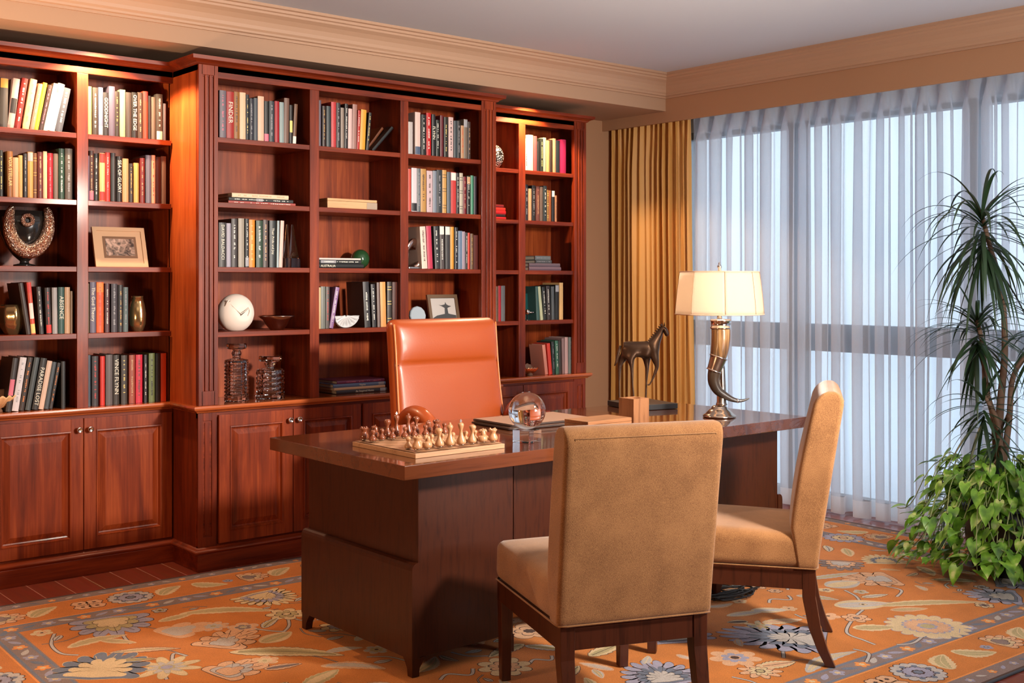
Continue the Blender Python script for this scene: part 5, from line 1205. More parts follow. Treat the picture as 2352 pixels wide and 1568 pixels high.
# ------------------------------------------------------------------ cables under the desk
rs = random.Random(5); m_ = MB()
for k in range(6):
    c = Vector(P(1662+rs.uniform(-12, 40), 1362+rs.uniform(-14, 8), 0.02)); pts = []
    for q in range(30):
        a = q/29*2*PI*1.4+k; r_ = 0.05+0.05*rs.random()*0.2+0.012*k
        pts.append((c.x+r_*math.cos(a)*1.3, c.y+r_*math.sin(a)*0.6, RUGZ+0.006+0.006*k*0.6))
    e = P(1745-6*k, 1345+5*k, 0.02); pts += [(pts[-1][0]*0.5+e[0]*0.5, pts[-1][1]*0.5+e[1]*0.5+0.01*k, RUGZ+0.006), (e[0], e[1], RUGZ+0.005)]
    pp, rr = smooth_path(pts, [0.0038]*len(pts), 2); m_.tube(pp, rr, 6)
tag(m_.build('power_cable', flat('black_cable', (0.01, 0.01, 0.011), 0.45)), 'tangle of black power cable on the rug under the right end of the desk', 'cable')
# ================================================================== CURTAINS
def gold_fn(u, v):
    # u across 0..1, v from floor 0 to top 1
    y0, y1 = YX(1378, 5.93), YX(1601, 5.93)+0.0
    yt0, yt1 = YX(1397, 5.93), YX(1590, 5.93)
    y0, y1 = 5.955, 5.150; yt0, yt1 = 5.955, 5.185
    ya_, yb_ = y0+(yt0-y0)*v, y1+(yt1-y1)*v
    n = 14; ph = 2*PI*n*u
    A = (0.030+0.014*math.sin(u*17+2))*(1-0.45*max(0, (v-0.86)/0.14))
    w1 = math.sin(ph+0.9*math.sin(u*9+1)+0.25*math.sin(3*v+u*20))
    x = 5.935+A*w1+0.003*math.sin(2.1*ph+1.3+2*v)*(0.5+0.5*math.sin(u*13))
    top = max(0, (v-0.88)/0.12)
    x += top*0.010*math.sin(ph*3)
    y = ya_+(yb_-ya_)*u+0.018*math.cos(ph+0.5)*(1-top*0.6)+0.012*math.sin(5*v+u*30)*(1-v)
    return (x, y, 0.012+v*(2.555-0.012))
def curtain_mat(name, c, rough=0.55, trans=0.12):
    m, nt, b = new_mat(name); L = nt.links.new
    b.inputs['Base Color'].default_value = (*c, 1); b.inputs['Roughness'].default_value = rough; b.inputs['Sheen Weight'].default_value = 0.5; b.inputs['Sheen Roughness'].default_value = 0.35
    tl = N(nt, 'ShaderNodeBsdfTranslucent'); tl.inputs[0].default_value = (*c, 1); mx = N(nt, 'ShaderNodeMixShader'); mx.inputs[0].default_value = trans
    L(b.outputs[0], mx.inputs[1]); L(tl.outputs[0], mx.inputs[2]); L(mx.outputs[0], nt.nodes['Material Output'].inputs[0])
    return m
o = MB().grid(420, 40, gold_fn).build('drape', curtain_mat('gold_satin_weave', (0.66, 0.345, 0.09)), fix=False)
tag(o, 'heavy gold pleated drape hanging left of the white sheers', 'curtain')
def sheer_mat(name, dens, c=(0.74, 0.77, 0.83)):
    m = bpy.data.materials.new(name); m.use_nodes = True; nt = m.node_tree; nt.nodes.clear(); L = nt.links.new
    ou = N(nt, 'ShaderNodeOutputMaterial'); tr = N(nt, 'ShaderNodeBsdfTransparent'); df = N(nt, 'ShaderNodeBsdfDiffuse'); tl = N(nt, 'ShaderNodeBsdfTranslucent')
    df.inputs[0].default_value = (*c, 1); tl.inputs[0].default_value = (*c, 1)
    m1 = N(nt, 'ShaderNodeMixShader'); m1.inputs[0].default_value = 0.55; L(df.outputs[0], m1.inputs[1]); L(tl.outputs[0], m1.inputs[2])
    lw = N(nt, 'ShaderNodeLayerWeight'); lw.inputs['Blend'].default_value = 0.35
    tcn = N(nt, 'ShaderNodeTexCoord'); no = N(nt, 'ShaderNodeTexNoise'); no.inputs['Scale'].default_value = 700; mp = N(nt, 'ShaderNodeMapping'); mp.inputs['Scale'].default_value = (1, 1, 0.35)
    L(tcn.outputs['Object'], mp.inputs['Vector']); L(mp.outputs['Vector'], no.inputs['Vector'])
    mr = N(nt, 'ShaderNodeMapRange'); mr.inputs['From Min'].default_value = 0; mr.inputs['From Max'].default_value = 1; mr.inputs['To Min'].default_value = dens; mr.inputs['To Max'].default_value = min(0.98, dens+0.48); L(lw.outputs['Facing'], mr.inputs['Value'])
    ad = N(nt, 'ShaderNodeMath', operation='MULTIPLY_ADD'); ad.inputs[1].default_value = 0.12; L(no.outputs['Fac'], ad.inputs[0]); L(mr.outputs[0], ad.inputs[2]); ad.use_clamp = True
    m2 = N(nt, 'ShaderNodeMixShader'); L(ad.outputs[0], m2.inputs[0]); L(tr.outputs[0], m2.inputs[1]); L(m1.outputs[0], m2.inputs[2]); L(m2.outputs[0], ou.inputs[0])
    return m
SHEER = sheer_mat('white_sheer_voile', 0.42); HEM = sheer_mat('white_sheer_hem', 0.72, (0.88, 0.88, 0.90))
SY0, SY1 = 5.215, -1.5
rs = random.Random(11)
NP = 50
offs = [rs.uniform(-1, 1) for _ in range(NP+3)]; amps = [rs.uniform(0.35, 1.45) for _ in range(NP+3)]; drift = [rs.uniform(-1, 1) for _ in range(NP+3)]
def sheer_fn(u, z, v0=0.0):
    k = u*NP; i = int(k); f = k-i; 
    def it(a): return a[i]*(1-f)+a[i+1]*f
    top = max(0.0, (z-2.36)/0.14); tt = min(1, top)
    s = math.sin(2*PI*(k+0.26*it(offs)))
    pin = math.copysign(abs(s)**1.6, s)
    A = 0.047*it(amps)*(1-0.25*tt)
    fl = (1-tt)
    x = 5.988+A*(s*fl+pin*tt)+0.012*it(drift)*math.sin(1.3*z+it(offs)*4)*fl+0.006*math.sin(2*PI*2*k+z*1.5)*fl
    y = SY0+(SY1-SY0)*u+0.030*math.sin(4*PI*(k+0.26*it(offs)))*fl+0.010*it(drift)*math.sin(1.1*z)*fl
    return (x, y, z)
def zrow(v): return 0.115+(2.555-0.115)*(v if v < 0.85 else v)
o = MB().grid(NP*18, 36, lambda u, v: sheer_fn(u, zrow(v))).build('sheer_curtain', SHEER, fix=False)
tag(o, 'white translucent sheer curtain covering the whole window wall', 'curtain')
MB().grid(NP*18, 3, lambda u, v: sheer_fn(u, 0.014+v*(0.115-0.014))).build('hem', HEM, o, fix=False)
MB().grid(NP*14, 3, lambda u, v: (lambda p: (p[0]+0.003, p[1], p[2]))(sheer_fn(u, 2.40+v*0.15))).build('heading', sheer_mat('white_sheer_heading', 0.45), o, fix=False)

# ================================================================== RUG
RC = Vector((3.385, 3.585)); RR = math.radians(-1.8); RW, RH = 4.82, 3.12
t = thing('rug', 'large orange floral wool rug with grey-blue guard bands under the desk', 'rug', (RC.x, RC.y, 0), RR)
def rugmat(name, c, sc=260):
    c = tuple(c)
    return fabric(name, tuple(v*0.80 for v in c), tuple(min(1, v*1.12) for v in c), sc, 0.9, 0.95, 0.15, 0.1)
RM = [rugmat('rug_orange', (0.53, 0.175, 0.034)), rugmat('rug_greybrown', (0.23, 0.165, 0.145)), rugmat('rug_cream', (0.62, 0.46, 0.26)), rugmat('rug_peach', (0.64, 0.36, 0.20)), rugmat('rug_lavender', (0.32, 0.30, 0.38)),
      rugmat('rug_blue_grey', (0.15, 0.17, 0.22)), rugmat('rug_outline_dark', (0.07, 0.035, 0.025)), rugmat('rug_olive', (0.42, 0.34, 0.17)), rugmat('rug_light_orange', (0.72, 0.26, 0.06)), rugmat('rug_pale_grey', (0.46, 0.41, 0.37))]
OR, GB, CRM, PE, LA, BL, OU, OL, LO, PG = range(10)
mb = MB(); TZ = 0.0100
mb.box(-RW/2, RW/2, -RH/2, RH/2, 0.0, TZ-0.0002, OU)
def rect(x0, x1, y0, y1, z, mi): mb.add([(x0, y0, z), (x1, y0, z), (x1, y1, z), (x0, y1, z)], [(0, 1, 2, 3)], mi)
g = 0.012; b1 = 0.085; b2 = b1+0.245; b3 = b2+0.105; LN = 0.010
zl = [TZ+0.00012*k for k in range(0, 14)]
def frame(i0, i1, z, mi):
    X_, Y_ = RW/2, RH/2
    rect(-X_+i0, X_-i0, -Y_+i0, -Y_+i1, z, mi); rect(-X_+i0, X_-i0, Y_-i1, Y_-i0, z, mi); rect(-X_+i0, -X_+i1, -Y_+i1, Y_-i1, z, mi); rect(X_-i1, X_-i0, -Y_+i1, Y_-i1, z, mi)
frame(g, b1, zl[0], GB); frame(b1, b1+0.008, zl[0], LO); frame(b1+0.008, b2-0.008, zl[0], OR); frame(b2-0.008, b2, zl[0], LO); frame(b2, b3, zl[0], GB)
frame(b2+0.006, b2+0.016, zl[1], BL); frame(b3-0.016, b3-0.006, zl[1], BL)
X_, Y_ = RW/2-b3, RH/2-b3
rect(-X_, X_, -Y_, Y_, zl[0], OR)
_mid = [0]
def zoff(): return (_mid[0] % 37)*2.5e-6
def poly(pts, z, mi, cx_=0, cy_=0, rot=0):
    c, s_ = math.cos(rot), math.sin(rot)
    z = z+zoff(); vs = [(cx_+p[0]*c-p[1]*s_, cy_+p[0]*s_+p[1]*c, z) for p in pts]
    lim = (RW/2-g, RH/2-g)
    vs = [(max(-lim[0], min(lim[0], x)), max(-lim[1], min(lim[1], y)), z_) for x, y, z_ in vs]
    n = len(vs); cxm = sum(v[0] for v in vs)/n; cym = sum(v[1] for v in vs)/n
    mb.add(vs+[(cxm, cym, z)], [(i, (i+1) % n, n) for i in range(n)], mi)
def petals(n, r, depth=0.3, sharp=1.0, sx=1.0, sy=1.0, k=8, jit=0.0, rs=None):
    out = []
    for i in range(n*k):
        a = 2*PI*i/(n*k); f = abs(math.cos(n*a/2))**sharp
        rr = r*(1-depth*(1-f))*(1+(rs.uniform(-jit, jit) if rs else 0)); out.append((rr*math.cos(a)*sx, rr*math.sin(a)*sy))
    return out
def sc_(pts, s_): return [(x*s_, y*s_) for x, y in pts]
def grow(pts, d):
    out = []
    for x, y in pts:
        l = math.hypot(x, y) or 1; out.append((x*(1+d/l), y*(1+d/l)))
    return out
OW = 0.0042
def flower(x, y, r, c1, c2, c3, n=6, rot=0, out=OU, sx=1, sy=1, sharp=0.7, depth=0.35):
    _mid[0] += 1; p = petals(n, r, depth, sharp, sx, sy)
    poly(grow(p, OW), zl[3], out, x, y, rot); poly(p, zl[4], c1, x, y, rot)
    poly(sc_(petals(n, r, depth, sharp, sx, sy), 0.62), zl[5], out, x, y, rot+0.2); poly(sc_(p, 0.56), zl[6], c2, x, y, rot+0.2)
    poly(petals(8, r*0.26, 0.2), zl[7], out, x, y, rot); poly(petals(8, r*0.18, 0.1), zl[8], c3, x, y, rot)
def palmette(x, y, r, cols, rot=0, out=OU, n=9, stretch=1.25):
    """fan of pointed lobes with nested fans"""
    def fan(r_, nn, back=0.35, tip=0.26):
        pts = []
        for i in range(nn*6+1):
            a = -PI*0.62+2*PI*0.62*i/(nn*6); f = abs(math.sin(PI*(i/6.0)))**0.6
            rr = r_*(1-tip+tip*f)*(1-0.18*abs(a)/(PI*0.62)); pts.append((rr*math.cos(a)*stretch, rr*math.sin(a)))
        pts.append((-r_*back, 0)); return pts
    _mid[0] += 1; s_ = 1.0; z = 3
    for k, c in enumerate(cols):
        p = fan(r*s_, n-2*k if n-2*k > 3 else 3); poly(grow(p, OW if k == 0 else 0.003), zl[z], out, x, y, rot); poly(p, zl[z+1], c, x, y, rot); s_ *= 0.66; z += 2
    # dark veins
    cr, sr = math.cos(rot), math.sin(rot)
    for i in range(5):
        a = -0.9+0.45*i; q = [(0.22*r, 0), (r*0.82*math.cos(a)*stretch, r*0.82*math.sin(a)-0.0016), (r*0.82*math.cos(a)*stretch, r*0.82*math.sin(a)+0.0016)]
        poly(q, zl[min(12, z)], out, x, y, rot)
def leaf(x, y, l, w, c, rot=0, c2=None, out=OU, serr=0, bend=0.0):
    _mid[0] += 1; n = 40; up_, dn = [], []
    for i in range(n+1):
        s_ = i/n; xx = (s_-0.5)*l; h = w/2*math.sin(PI*s_**0.8)**0.8
        if serr and 0.08 < s_ < 0.95: h *= 1+0.22*((i*serr/n) % 1.0-0.5)
        bb = bend*l*math.sin(PI*s_); up_.append((xx, h+bb)); dn.append((xx, -h+bb))
    def strip(s_w, mi, z, extra=0.0, trim=0):
        c_, sr = math.cos(rot), math.sin(rot); vs = []; z = z+zoff()
        rng = range(trim, n+1-trim)
        for i in rng:
            cy_ = (up_[i][1]+dn[i][1])/2; hh = (up_[i][1]-dn[i][1])/2*s_w+extra
            for sg in (1, -1):
                px, py = up_[i][0], cy_+sg*hh; vs.append((x+px*c_-py*sr, y+px*sr+py*c_, z))
        m = len(list(rng)); mb.add(vs, [(2*k, 2*k+2, 2*k+3, 2*k+1) for k in range(m-1)], mi)
    if out is not None: strip(1, out, zl[3], OW*0.8)
    strip(1, c, zl[4]); 
    if c2 is not None: strip(0.55, c2, zl[5], 0, 3)
    strip(0.0, out if out is not None else c2 or c, zl[6], 0.0018, 3)
def vine(pts, w=0.011, c=PG, out=OU):
    pp, _ = smooth_path([(a, b, 0) for a, b in pts], [0]*len(pts), 8)
    _mid[0] += 1
    for ww, mi, z in ((w+0.006, out, zl[2]+zoff()*0.4), (w, c, zl[3]-0.00004+zoff()*0.4)):
        vs = []
        for i, p in enumerate(pp):
            d = (pp[min(i+1, len(pp)-1)]-pp[max(i-1, 0)]).normalized(); nrm = Vector((-d.y, d.x, 0))
            vs += [(p.x+nrm.x*ww/2, p.y+nrm.y*ww/2, z), (p.x-nrm.x*ww/2, p.y-nrm.y*ww/2, z)]
        mb.add(vs, [(2*k, 2*k+2, 2*k+3, 2*k+1) for k in range(len(pp)-1)], mi)
def RL(px, py):           # photograph point on the rug -> rug coordinates
    p = Vector(P(px, py, TZ))-RC; c_, s_ = math.cos(-RR), math.sin(-RR)
    return p.x*c_-p.y*s_, p.x*s_+p.y*c_
placed = []
def at(px, py, rad=0.12): q = RL(px, py); placed.append((q[0], q[1], rad)); return q
# field motifs seen in the photograph
q = at(260, 1429, .2); palmette(q[0], q[1]+0.03, 0.19, [LA, OL, CRM], rot=-PI/2-0.2)
q = at(597, 1367, .2); palmette(*q, 0.16, [CRM, LA, CRM], rot=-PI/2+0.2, n=15)
q = at(524, 1406, .15); leaf(*q, 0.40, 0.085, CRM, -0.55, OL, PE, 14, 0.10)
q = at(406, 1417, .1); leaf(*q, 0.17, 0.06, CRM, 0.2, OL, PE, 8)
q = at(398, 1452, .14); palmette(*q, 0.11, [PE, PG], rot=0.3, out=PE, n=5, stretch=1.5)
q = at(490, 1438, .08); flower(*q, 0.062, PE, PG, OL, 8, out=PG)
q = at(559, 1440, .08); flower(*q, 0.06, PE, GB, OL, 5, out=PG)
q = at(658, 1410, .1); flower(*q, 0.085, CRM, OL, CRM, 7)
q = at(635, 1463, .1); leaf(*q, 0.17, 0.10, CRM, 0.35, OL, PE)
q = at(225, 1472, .12); leaf(q[0], q[1], 0.24, 0.07, CRM, 0.1, OL, PE, 6, 0.1); leaf(q[0]+0.06, q[1]-0.05, 0.16, 0.05, CRM, -0.9, OL, PE)
q = at(658, 1501, .2); leaf(*q, 0.44, 0.105, CRM, -0.75, OL, OU, 16, 0.06)
q = at(510, 1478, .18); palmette(*q, 0.135, [PE, PE, PG], rot=0.65, n=9, stretch=1.6)
q = at(333, 1494, .13); leaf(*q, 0.26, 0.055, PE, -0.45, CRM, OU, 10, 0.05)
q = at(306, 1515, .1); leaf(*q, 0.18, 0.06, PE, -0.5, OL, OU, 7)
q = at(383, 1532, .16); flower(*q, 0.125, CRM, PG, LA, 9, sharp=1.4, depth=0.5, out=OL)
q = at(517, 1544, .15); palmette(*q, 0.12, [PE, PG, PE], rot=0.2, n=7, stretch=1.5)
q = at(222, 1545, .25); palmette(*q, 0.20, [BL, CRM, CRM], rot=0.9, n=11, out=CRM)
q = at(739, 1555, .12); leaf(*q, 0.19, 0.075, OL, 0.4, CRM, CRM, 6)
q = at(811, 1532, .12); leaf(*q, 0.24, 0.07, PE, -0.8, PG, CRM, 8, 0.1)
q = at(608, 1517, .08); flower(*q, 0.05, PE, CRM, OL, 6, out=CRM); q = at(650, 1530, .08); leaf(*q, 0.14, 0.055, PE, -0.2, GB, OU, 6)
q = at(1931, 1292, .17); palmette(*q, 0.13, [GB, PE, PG], rot=PI+0.6, n=9)
q = at(2034, 1290, .15); palmette(*q, 0.125, [CRM, BL, CRM], rot=0.9, out=CRM, n=13)
q = at(2031, 1329, .18); palmette(*q, 0.15, [PE, PE, PG], rot=2.6, n=9, stretch=1.4)
q = at(1937, 1341, .12); leaf(*q, 0.20, 0.13, PG, -0.2, CRM, CRM); q = at(1915, 1322, .12); leaf(*q, 0.30, 0.055, PG, -0.25, OL, PG, 10)
q = at(1982, 1388, .15); leaf(*q, 0.26, 0.14, CRM, -0.5, PG, PE); flower(q[0], q[1], 0.03, OL, CRM, OU, 5)
q = at(2137, 1387, .2); leaf(*q, 0.50, 0.075, CRM, -0.55, OL, PE, 12, 0.05)
q = at(2088, 1399, .1); leaf(*q, 0.17, 0.06, PE, -0.5, OL, PE); q = at(2009, 1441, .12); leaf(*q, 0.18, 0.085, CRM, -0.6, OL, PE, 5)
q = at(2130, 1438, .22); flower(*q, 0.165, CRM, PE, OL, 18, sharp=0.6, depth=0.18, out=LA)
q = at(1852, 1468, .3); palmette(*q, 0.205, [LA, BL, PG], rot=2.2, n=15, stretch=1.7)
q = at(1730, 1404, .13); leaf(q[0]-.04, q[1], 0.2, 0.055, CRM, -0.25, PG, PG); leaf(q[0]+.07, q[1]-.03, 0.16, 0.07, CRM, -0.6, PG, PG)
q = at(1694, 1428, .08); leaf(*q, 0.09, 0.05, CRM, 2.6, OU, OU); q = at(1746, 1438, .1); flower(*q, 0.07, CRM, OL, PE, 7, sharp=1.5, depth=0.6, out=CRM)
q = at(1797, 1426, .1); leaf(*q, 0.18, 0.06, CRM, -0.4, PE, PG, 6); q = at(1967, 1419, .08); flower(*q, 0.06, PE, PE, GB, 6)
q = at(1688, 1510, .12); flower(*q, 0.095, PE, LA, OU, 7, out=PE); q = at(1746, 1541, .1); flower(*q, 0.08, PE, CRM, OL, 9, sharp=1.2, depth=0.4)
q = at(1787, 1525, .1); leaf(*q, 0.15, 0.075, CRM, -0.3, PE, OU, 8); q = at(1912, 1519, .15); leaf(*q, 0.34, 0.06, PG, 0.1, CRM, PG, 8, 0.1)
q = at(1937, 1235, .14); flower(*q, 0.11, LA, CRM, PE, 14, depth=0.25)
for a in ((1560, 1465, LA), (1530, 1560, LA)): q = at(a[0], a[1], .22); palmette(*q, 0.17, [a[2], BL, PG], rot=1.2, n=13)
q = at(1470, 1400, .1); leaf(*q, 0.16, 0.06, CRM, 0.5, PG, OU); q = at(1390, 1492, .12); leaf(*q, 0.20, 0.07, CRM, 0.2, OL, OU, 6); q = at(1560, 1398, .12); flower(*q, 0.07, CRM, PG, OL, 7)
for pts in ([(300, 1478), (285, 1462), (275, 1440)], [(383, 1560), (378, 1545), (390, 1532)], [(650, 1452), (664, 1436), (660, 1415)], [(430, 1506), (400, 1500), (395, 1520)], [(125, 1455), (118, 1480), (140, 1500), (180, 1504)],
            [(1982, 1400), (1960, 1420), (1945, 1452), (1985, 1470), (2010, 1480)], [(1960, 1490), (1995, 1500), (1990, 1520)], [(2130, 1450), (2100, 1475), (2060, 1480)], [(1800, 1510), (1795, 1490), (1770, 1478)], [(1740, 1425), (1760, 1450), (1790, 1462)],
            [(2031, 1345), (2070, 1355), (2060, 1370)], [(1940, 1355), (1965, 1368), (1975, 1380)], [(560, 1440), (620, 1448), (650, 1450)], [(1500, 1440), (1530, 1460), (1560, 1470)]):
    vine([RL(*p) for p in pts])
for k, (a, b_) in enumerate([((260, 1440), (398, 1452)), ((398, 1452), (490, 1438)), ((333, 1494), (430, 1506)), ((658, 1501), (811, 1532)), ((1855, 1470), (1690, 1455)), ((1912, 1519), (1787, 1525)), ((2137, 1387), (1982, 1388)), ((1931, 1292), (2034, 1290))]):
    p0, p1 = RL(*a), RL(*b_); mid_ = ((p0[0]+p1[0])/2+0.02, (p0[1]+p1[1])/2+0.03); vine([p0, mid_, p1], 0.002, PG, OU)
# the rest of the field
rs = random.Random(21); tries = 0
while tries < 900:
    tries += 1; x = rs.uniform(-X_+0.08, X_-0.08); y = rs.uniform(-Y_+0.08, Y_-0.08); r_ = rs.choice([0.06, 0.08, 0.09, 0.12, 0.16])
    if any((x-a)**2+(y-b_)**2 < (r_+c)**2*0.75 for a, b_, c in placed): continue
    placed.append((x, y, r_)); k = rs.random(); rot = rs.uniform(0, 6.28)
    if r_ > 0.13: palmette(x, y, r_*0.95, rs.choice([[LA, BL, PG], [CRM, LA, CRM], [PE, OL, CRM]]), rot, n=11)
    elif k < 0.45: leaf(x, y, r_*2.3, r_*0.75, rs.choice([CRM, PG, PE]), rot, OL, rs.choice([PE, OU]), 9, rs.uniform(-.1, .1))
    elif k < 0.8: flower(x, y, r_*0.85, rs.choice([CRM, PE, PG]), rs.choice([PE, LA, OL]), OU, rs.choice([5, 6, 8]), rot)
    else: vine([(x-r_, y), (x-r_*0.3, y+r_*0.4), (x+r_*0.4, y-r_*0.3), (x+r_, y+r_*0.3)])
tries = 0
while tries < 1500:
    tries += 1; x = rs.uniform(-X_+0.05, X_-0.05); y = rs.uniform(-Y_+0.05, Y_-0.05); r_ = rs.choice([0.04, 0.05, 0.06])
    if any((x-a)**2+(y-b_)**2 < (r_+c)**2*0.62 for a, b_, c in placed): continue
    placed.append((x, y, r_)); k = rs.random(); rot = rs.uniform(0, 6.28)
    if k < 0.4: leaf(x, y, r_*2.4, r_*0.8, rs.choice([CRM, PG, PE]), rot, rs.choice([OL, PG]), rs.choice([PE, OU, CRM]), 6, rs.uniform(-.15, .15))
    elif k < 0.65: flower(x, y, r_*0.8, rs.choice([PE, PG, CRM]), rs.choice([OL, GB, PE]), OU, rs.choice([4, 5, 6]), rot, rs.choice([OU, PE, CRM]))
    else: c_, s2 = math.cos(rot), math.sin(rot); vine([(x-r_*1.3*c_, y-r_*1.3*s2), (x-r_*0.4*s2, y+r_*0.4*c_), (x+r_*1.3*c_, y+r_*1.3*s2)], rs.choice([0.002, 0.008]), PG, OU); leaf(x+r_*0.5*s2, y-r_*0.5*c_, r_*1.2, r_*0.5, PG, rot+0.8, None, OU)
# border flowers, alternately round, peach and four-petalled, with leaves between
def border(x, y, k, rot):
    if k % 6 == 0: flower(x, y, 0.098, PG, LA, BL, 16, rot, OU, depth=0.12); [poly(petals(4, 0.012, 0.2), zl[9], BL, x+0.065*math.cos(a_*PI/4), y+0.065*math.sin(a_*PI/4)) for a_ in range(8)]
    elif k % 6 == 3: palmette(x, y, 0.092, [PE, CRM, GB], rot, n=7, stretch=1.2)
    elif k % 6 == 1 or k % 6 == 4: leaf(x, y, 0.17, 0.085, CRM, rot+0.7, OL, CRM, 7, 0.12)
    elif k % 6 == 5:
        for a_ in range(4): 
            xx, yy = x+0.042*math.cos(a_*PI/2+0.7), y+0.042*math.sin(a_*PI/2+0.7); poly(grow(petals(6, 0.036, 0.15), 0.004), zl[3], OU, xx, yy); poly(petals(6, 0.036, 0.15), zl[4], PE, xx, yy); poly(petals(6, 0.010), zl[5], OU, xx, yy)
    else: leaf(x, y, 0.17, 0.085, CRM, rot-0.7, OL, CRM, 7, -0.12); flower(x+0.09*math.cos(rot), y+0.09*math.sin(rot), 0.022, LA, BL, PG, 5, out=LA)
bc = (b1+b2)/2; XB_, YB_ = RW/2-bc, RH/2-bc
q = RL(306, 1375); nX = 24; step = 2*XB_/nX; k0 = round((q[0]+XB_)/step)
for k in range(nX+1):
    x = -XB_+step*k+(q[0]+XB_-k0*step if 0 < k < nX else 0)
    border(x, YB_, (k-k0) % 6, 0.0)
q = RL(2121, 1547); k1 = round((q[0]+XB_)/step)
for k in range(nX+1):
    x = -XB_+step*k+(q[0]+XB_-k1*step if 0 < k < nX else 0)
    border(x, -YB_, (k-k1) % 6, 0.0)
nY = 14; stY = 2*YB_/nY; q = RL(38, 1547); k2 = round((q[1]+YB_)/stY)
for k in range(1, nY):
    border(-XB_, -YB_+stY*k, (k-k2) % 6, PI/2); border(XB_, -YB_+stY*k, (k+2) % 6, PI/2)
# small rosettes and scrolls in both guard bands
rs = random.Random(4)
for (ins, n_) in (((g+b1)/2, 64), ((b2+b3)/2, 56)):
    XX, YY = RW/2-ins, RH/2-ins
    for (axis, sgn, L_) in ((0, 1, XX), (0, -1, XX), (1, 1, YY), (1, -1, YY)):
        m_n = int(n_*L_/XX); 
        for k in range(m_n):
            s_ = -L_+2*L_*(k+0.5)/m_n
            x, y = (s_, sgn*YY) if axis == 0 else (sgn*XX, s_)
            c_ = [LO, PG, LA, PE][k % 4]; sc2 = 1.0 if ins > 0.2 else 0.62
            if k % 2 == 0: poly(petals(5, 0.030*sc2, 0.4), zl[3], c_, x, y, s_*5); poly(petals(5, 0.012*sc2, 0.3), zl[4], CRM, x, y)
            else: 
                leaf(x, y, 0.07*sc2, 0.026*sc2, [PG, BL, LA][k % 3], (0.5 if k % 4 == 1 else -0.5)+axis*PI/2, None, None)
o = mb.build('pile', RM, t, fix=False)
mb2 = MB(); cc = [(-RW/2, -RH/2), (RW/2, -RH/2), (RW/2, RH/2), (-RW/2, RH/2), (-RW/2, -RH/2)]
mb2.tube([(x, y, 0.0055) for x, y in cc], 0.0055, 8, caps=False); mb2.build('edge_binding', flat('charcoal_rug_binding', (0.05, 0.055, 0.065), 0.85), t)

# ================================================================== POTTED PLANT
px_, py_ = 5.40, 2.70
t = thing('potted_plant', 'tall spiky dracaena over trailing green pothos in a black floor pot', 'plant', (px_, py_, 0.0))
MB().lathe([(0.15, RUGZ), (0.175, RUGZ+0.01), (0.205, 0.12), (0.22, 0.26), (0.225, 0.33), (0.215, 0.335), (0.205, 0.30), (0.0, 0.29)], 48).build('pot', flat('black_plastic_pot', (0.012, 0.012, 0.014), 0.4), t)
MB().lathe([(0.0, 0.302), (0.20, 0.302), (0.205, 0.295), (0.0, 0.292)], 32).build('soil', flat('dark_potting_soil', (0.03, 0.02, 0.014), 0.95), t)
BARK = flat('brown_ringed_bark', (0.16, 0.095, 0.06), 0.8, bump=(90, 0.9))
rt3 = Vector((RT[0], RT[1], 0)); fw3 = Vector((FW[0], FW[1], 0))
def Q(px, py, dep=0.0):
    """point in the plant's upright plane (through the pot axis, facing the camera), dep metres behind it"""
    d = px_*FW[0]+py_*FW[1]; lat = (px-1176)*d/FPX; z = EYE-(py-HOR)*d/FPX
    v = fw3*(d+dep)+rt3*lat; return Vector((v.x-px_, v.y-py_, z))
stems = [([Q(2292, 1075), Q(2297, 940), Q(2308, 800), Q(2300, 660), Q(2275, 570), Q(2255, 492)], [0.020, 0.018, 0.015, 0.012, 0.011, 0.010]),
         ([Q(2292, 1060, .01), Q(2286, 960, .02), Q(2268, 890, .02), Q(2262, 800, .02), Q(2248, 735, .02)], [0.018, 0.015, 0.012, 0.011, 0.010]),
         ([Q(2300, 1070, -.02), Q(2312, 960, -.03), Q(2322, 860, -.03), Q(2370, 790, -.03), Q(2385, 740, -.03)], [0.017, 0.014, 0.012, 0.011, 0.010]),
         ([Q(2296, 1060, -.03), Q(2280, 965, -.05), Q(2262, 925, -.05), Q(2250, 905, -.05)], [0.015, 0.012, 0.010, 0.008])]
for pts, rr in stems:
    pp, r2 = smooth_path(pts, rr, 5); MB().tube(pp, r2, 12).build('stem', BARK, t)
DLEAF = flat('dark_green_strap_leaf', (0.018, 0.045, 0.016), 0.38)
def strap(mb, base, az, el, L_, w_, droop, rs):
    d0 = Vector((math.cos(az)*math.cos(el), math.sin(az)*math.cos(el), math.sin(el))); p = Vector(base); vel = d0; n = 14; vs = []
    sidev = Vector((-math.sin(az), math.cos(az), 0))
    for i in range(n+1):
        s_ = i/n; ww = w_*(math.sin(PI*min(1, 0.12+s_*0.88)))**0.6*(1-s_**3)+0.0005
        nrm = vel.cross(sidev).normalized()
        for q, h_ in ((-1, 0.3), (0, 0), (1, 0.3)):
            v = p+sidev*ww*q+nrm*(-ww*h_ if q else 0); v.x = min(v.x, 0.475+0.01*q); vs.append(v)
        p = p+vel*(L_/n); vel = (vel+Vector((0, 0, -droop*(0.5+s_)*(L_/n)*9))).normalized()
    mb.add(vs, [(3*i+j, 3*i+j+1, 3*i+4+j, 3*i+3+j) for i in range(n) for j in range(2)], 0, True)
heads = [(Q(2255, 492), 92, 0.48, 1.0, 0.19), (Q(2248, 735, .02), 74, 0.36, 0.9, 0.15), (Q(2385, 740, -.03), 44, 0.36, 0.9, 0.15), (Q(2250, 905, -.05), 34, 0.30, 0.85, 0.12), (Q(2290, 1000, -.02), 26, 0.27, 0.8, 0.10)]
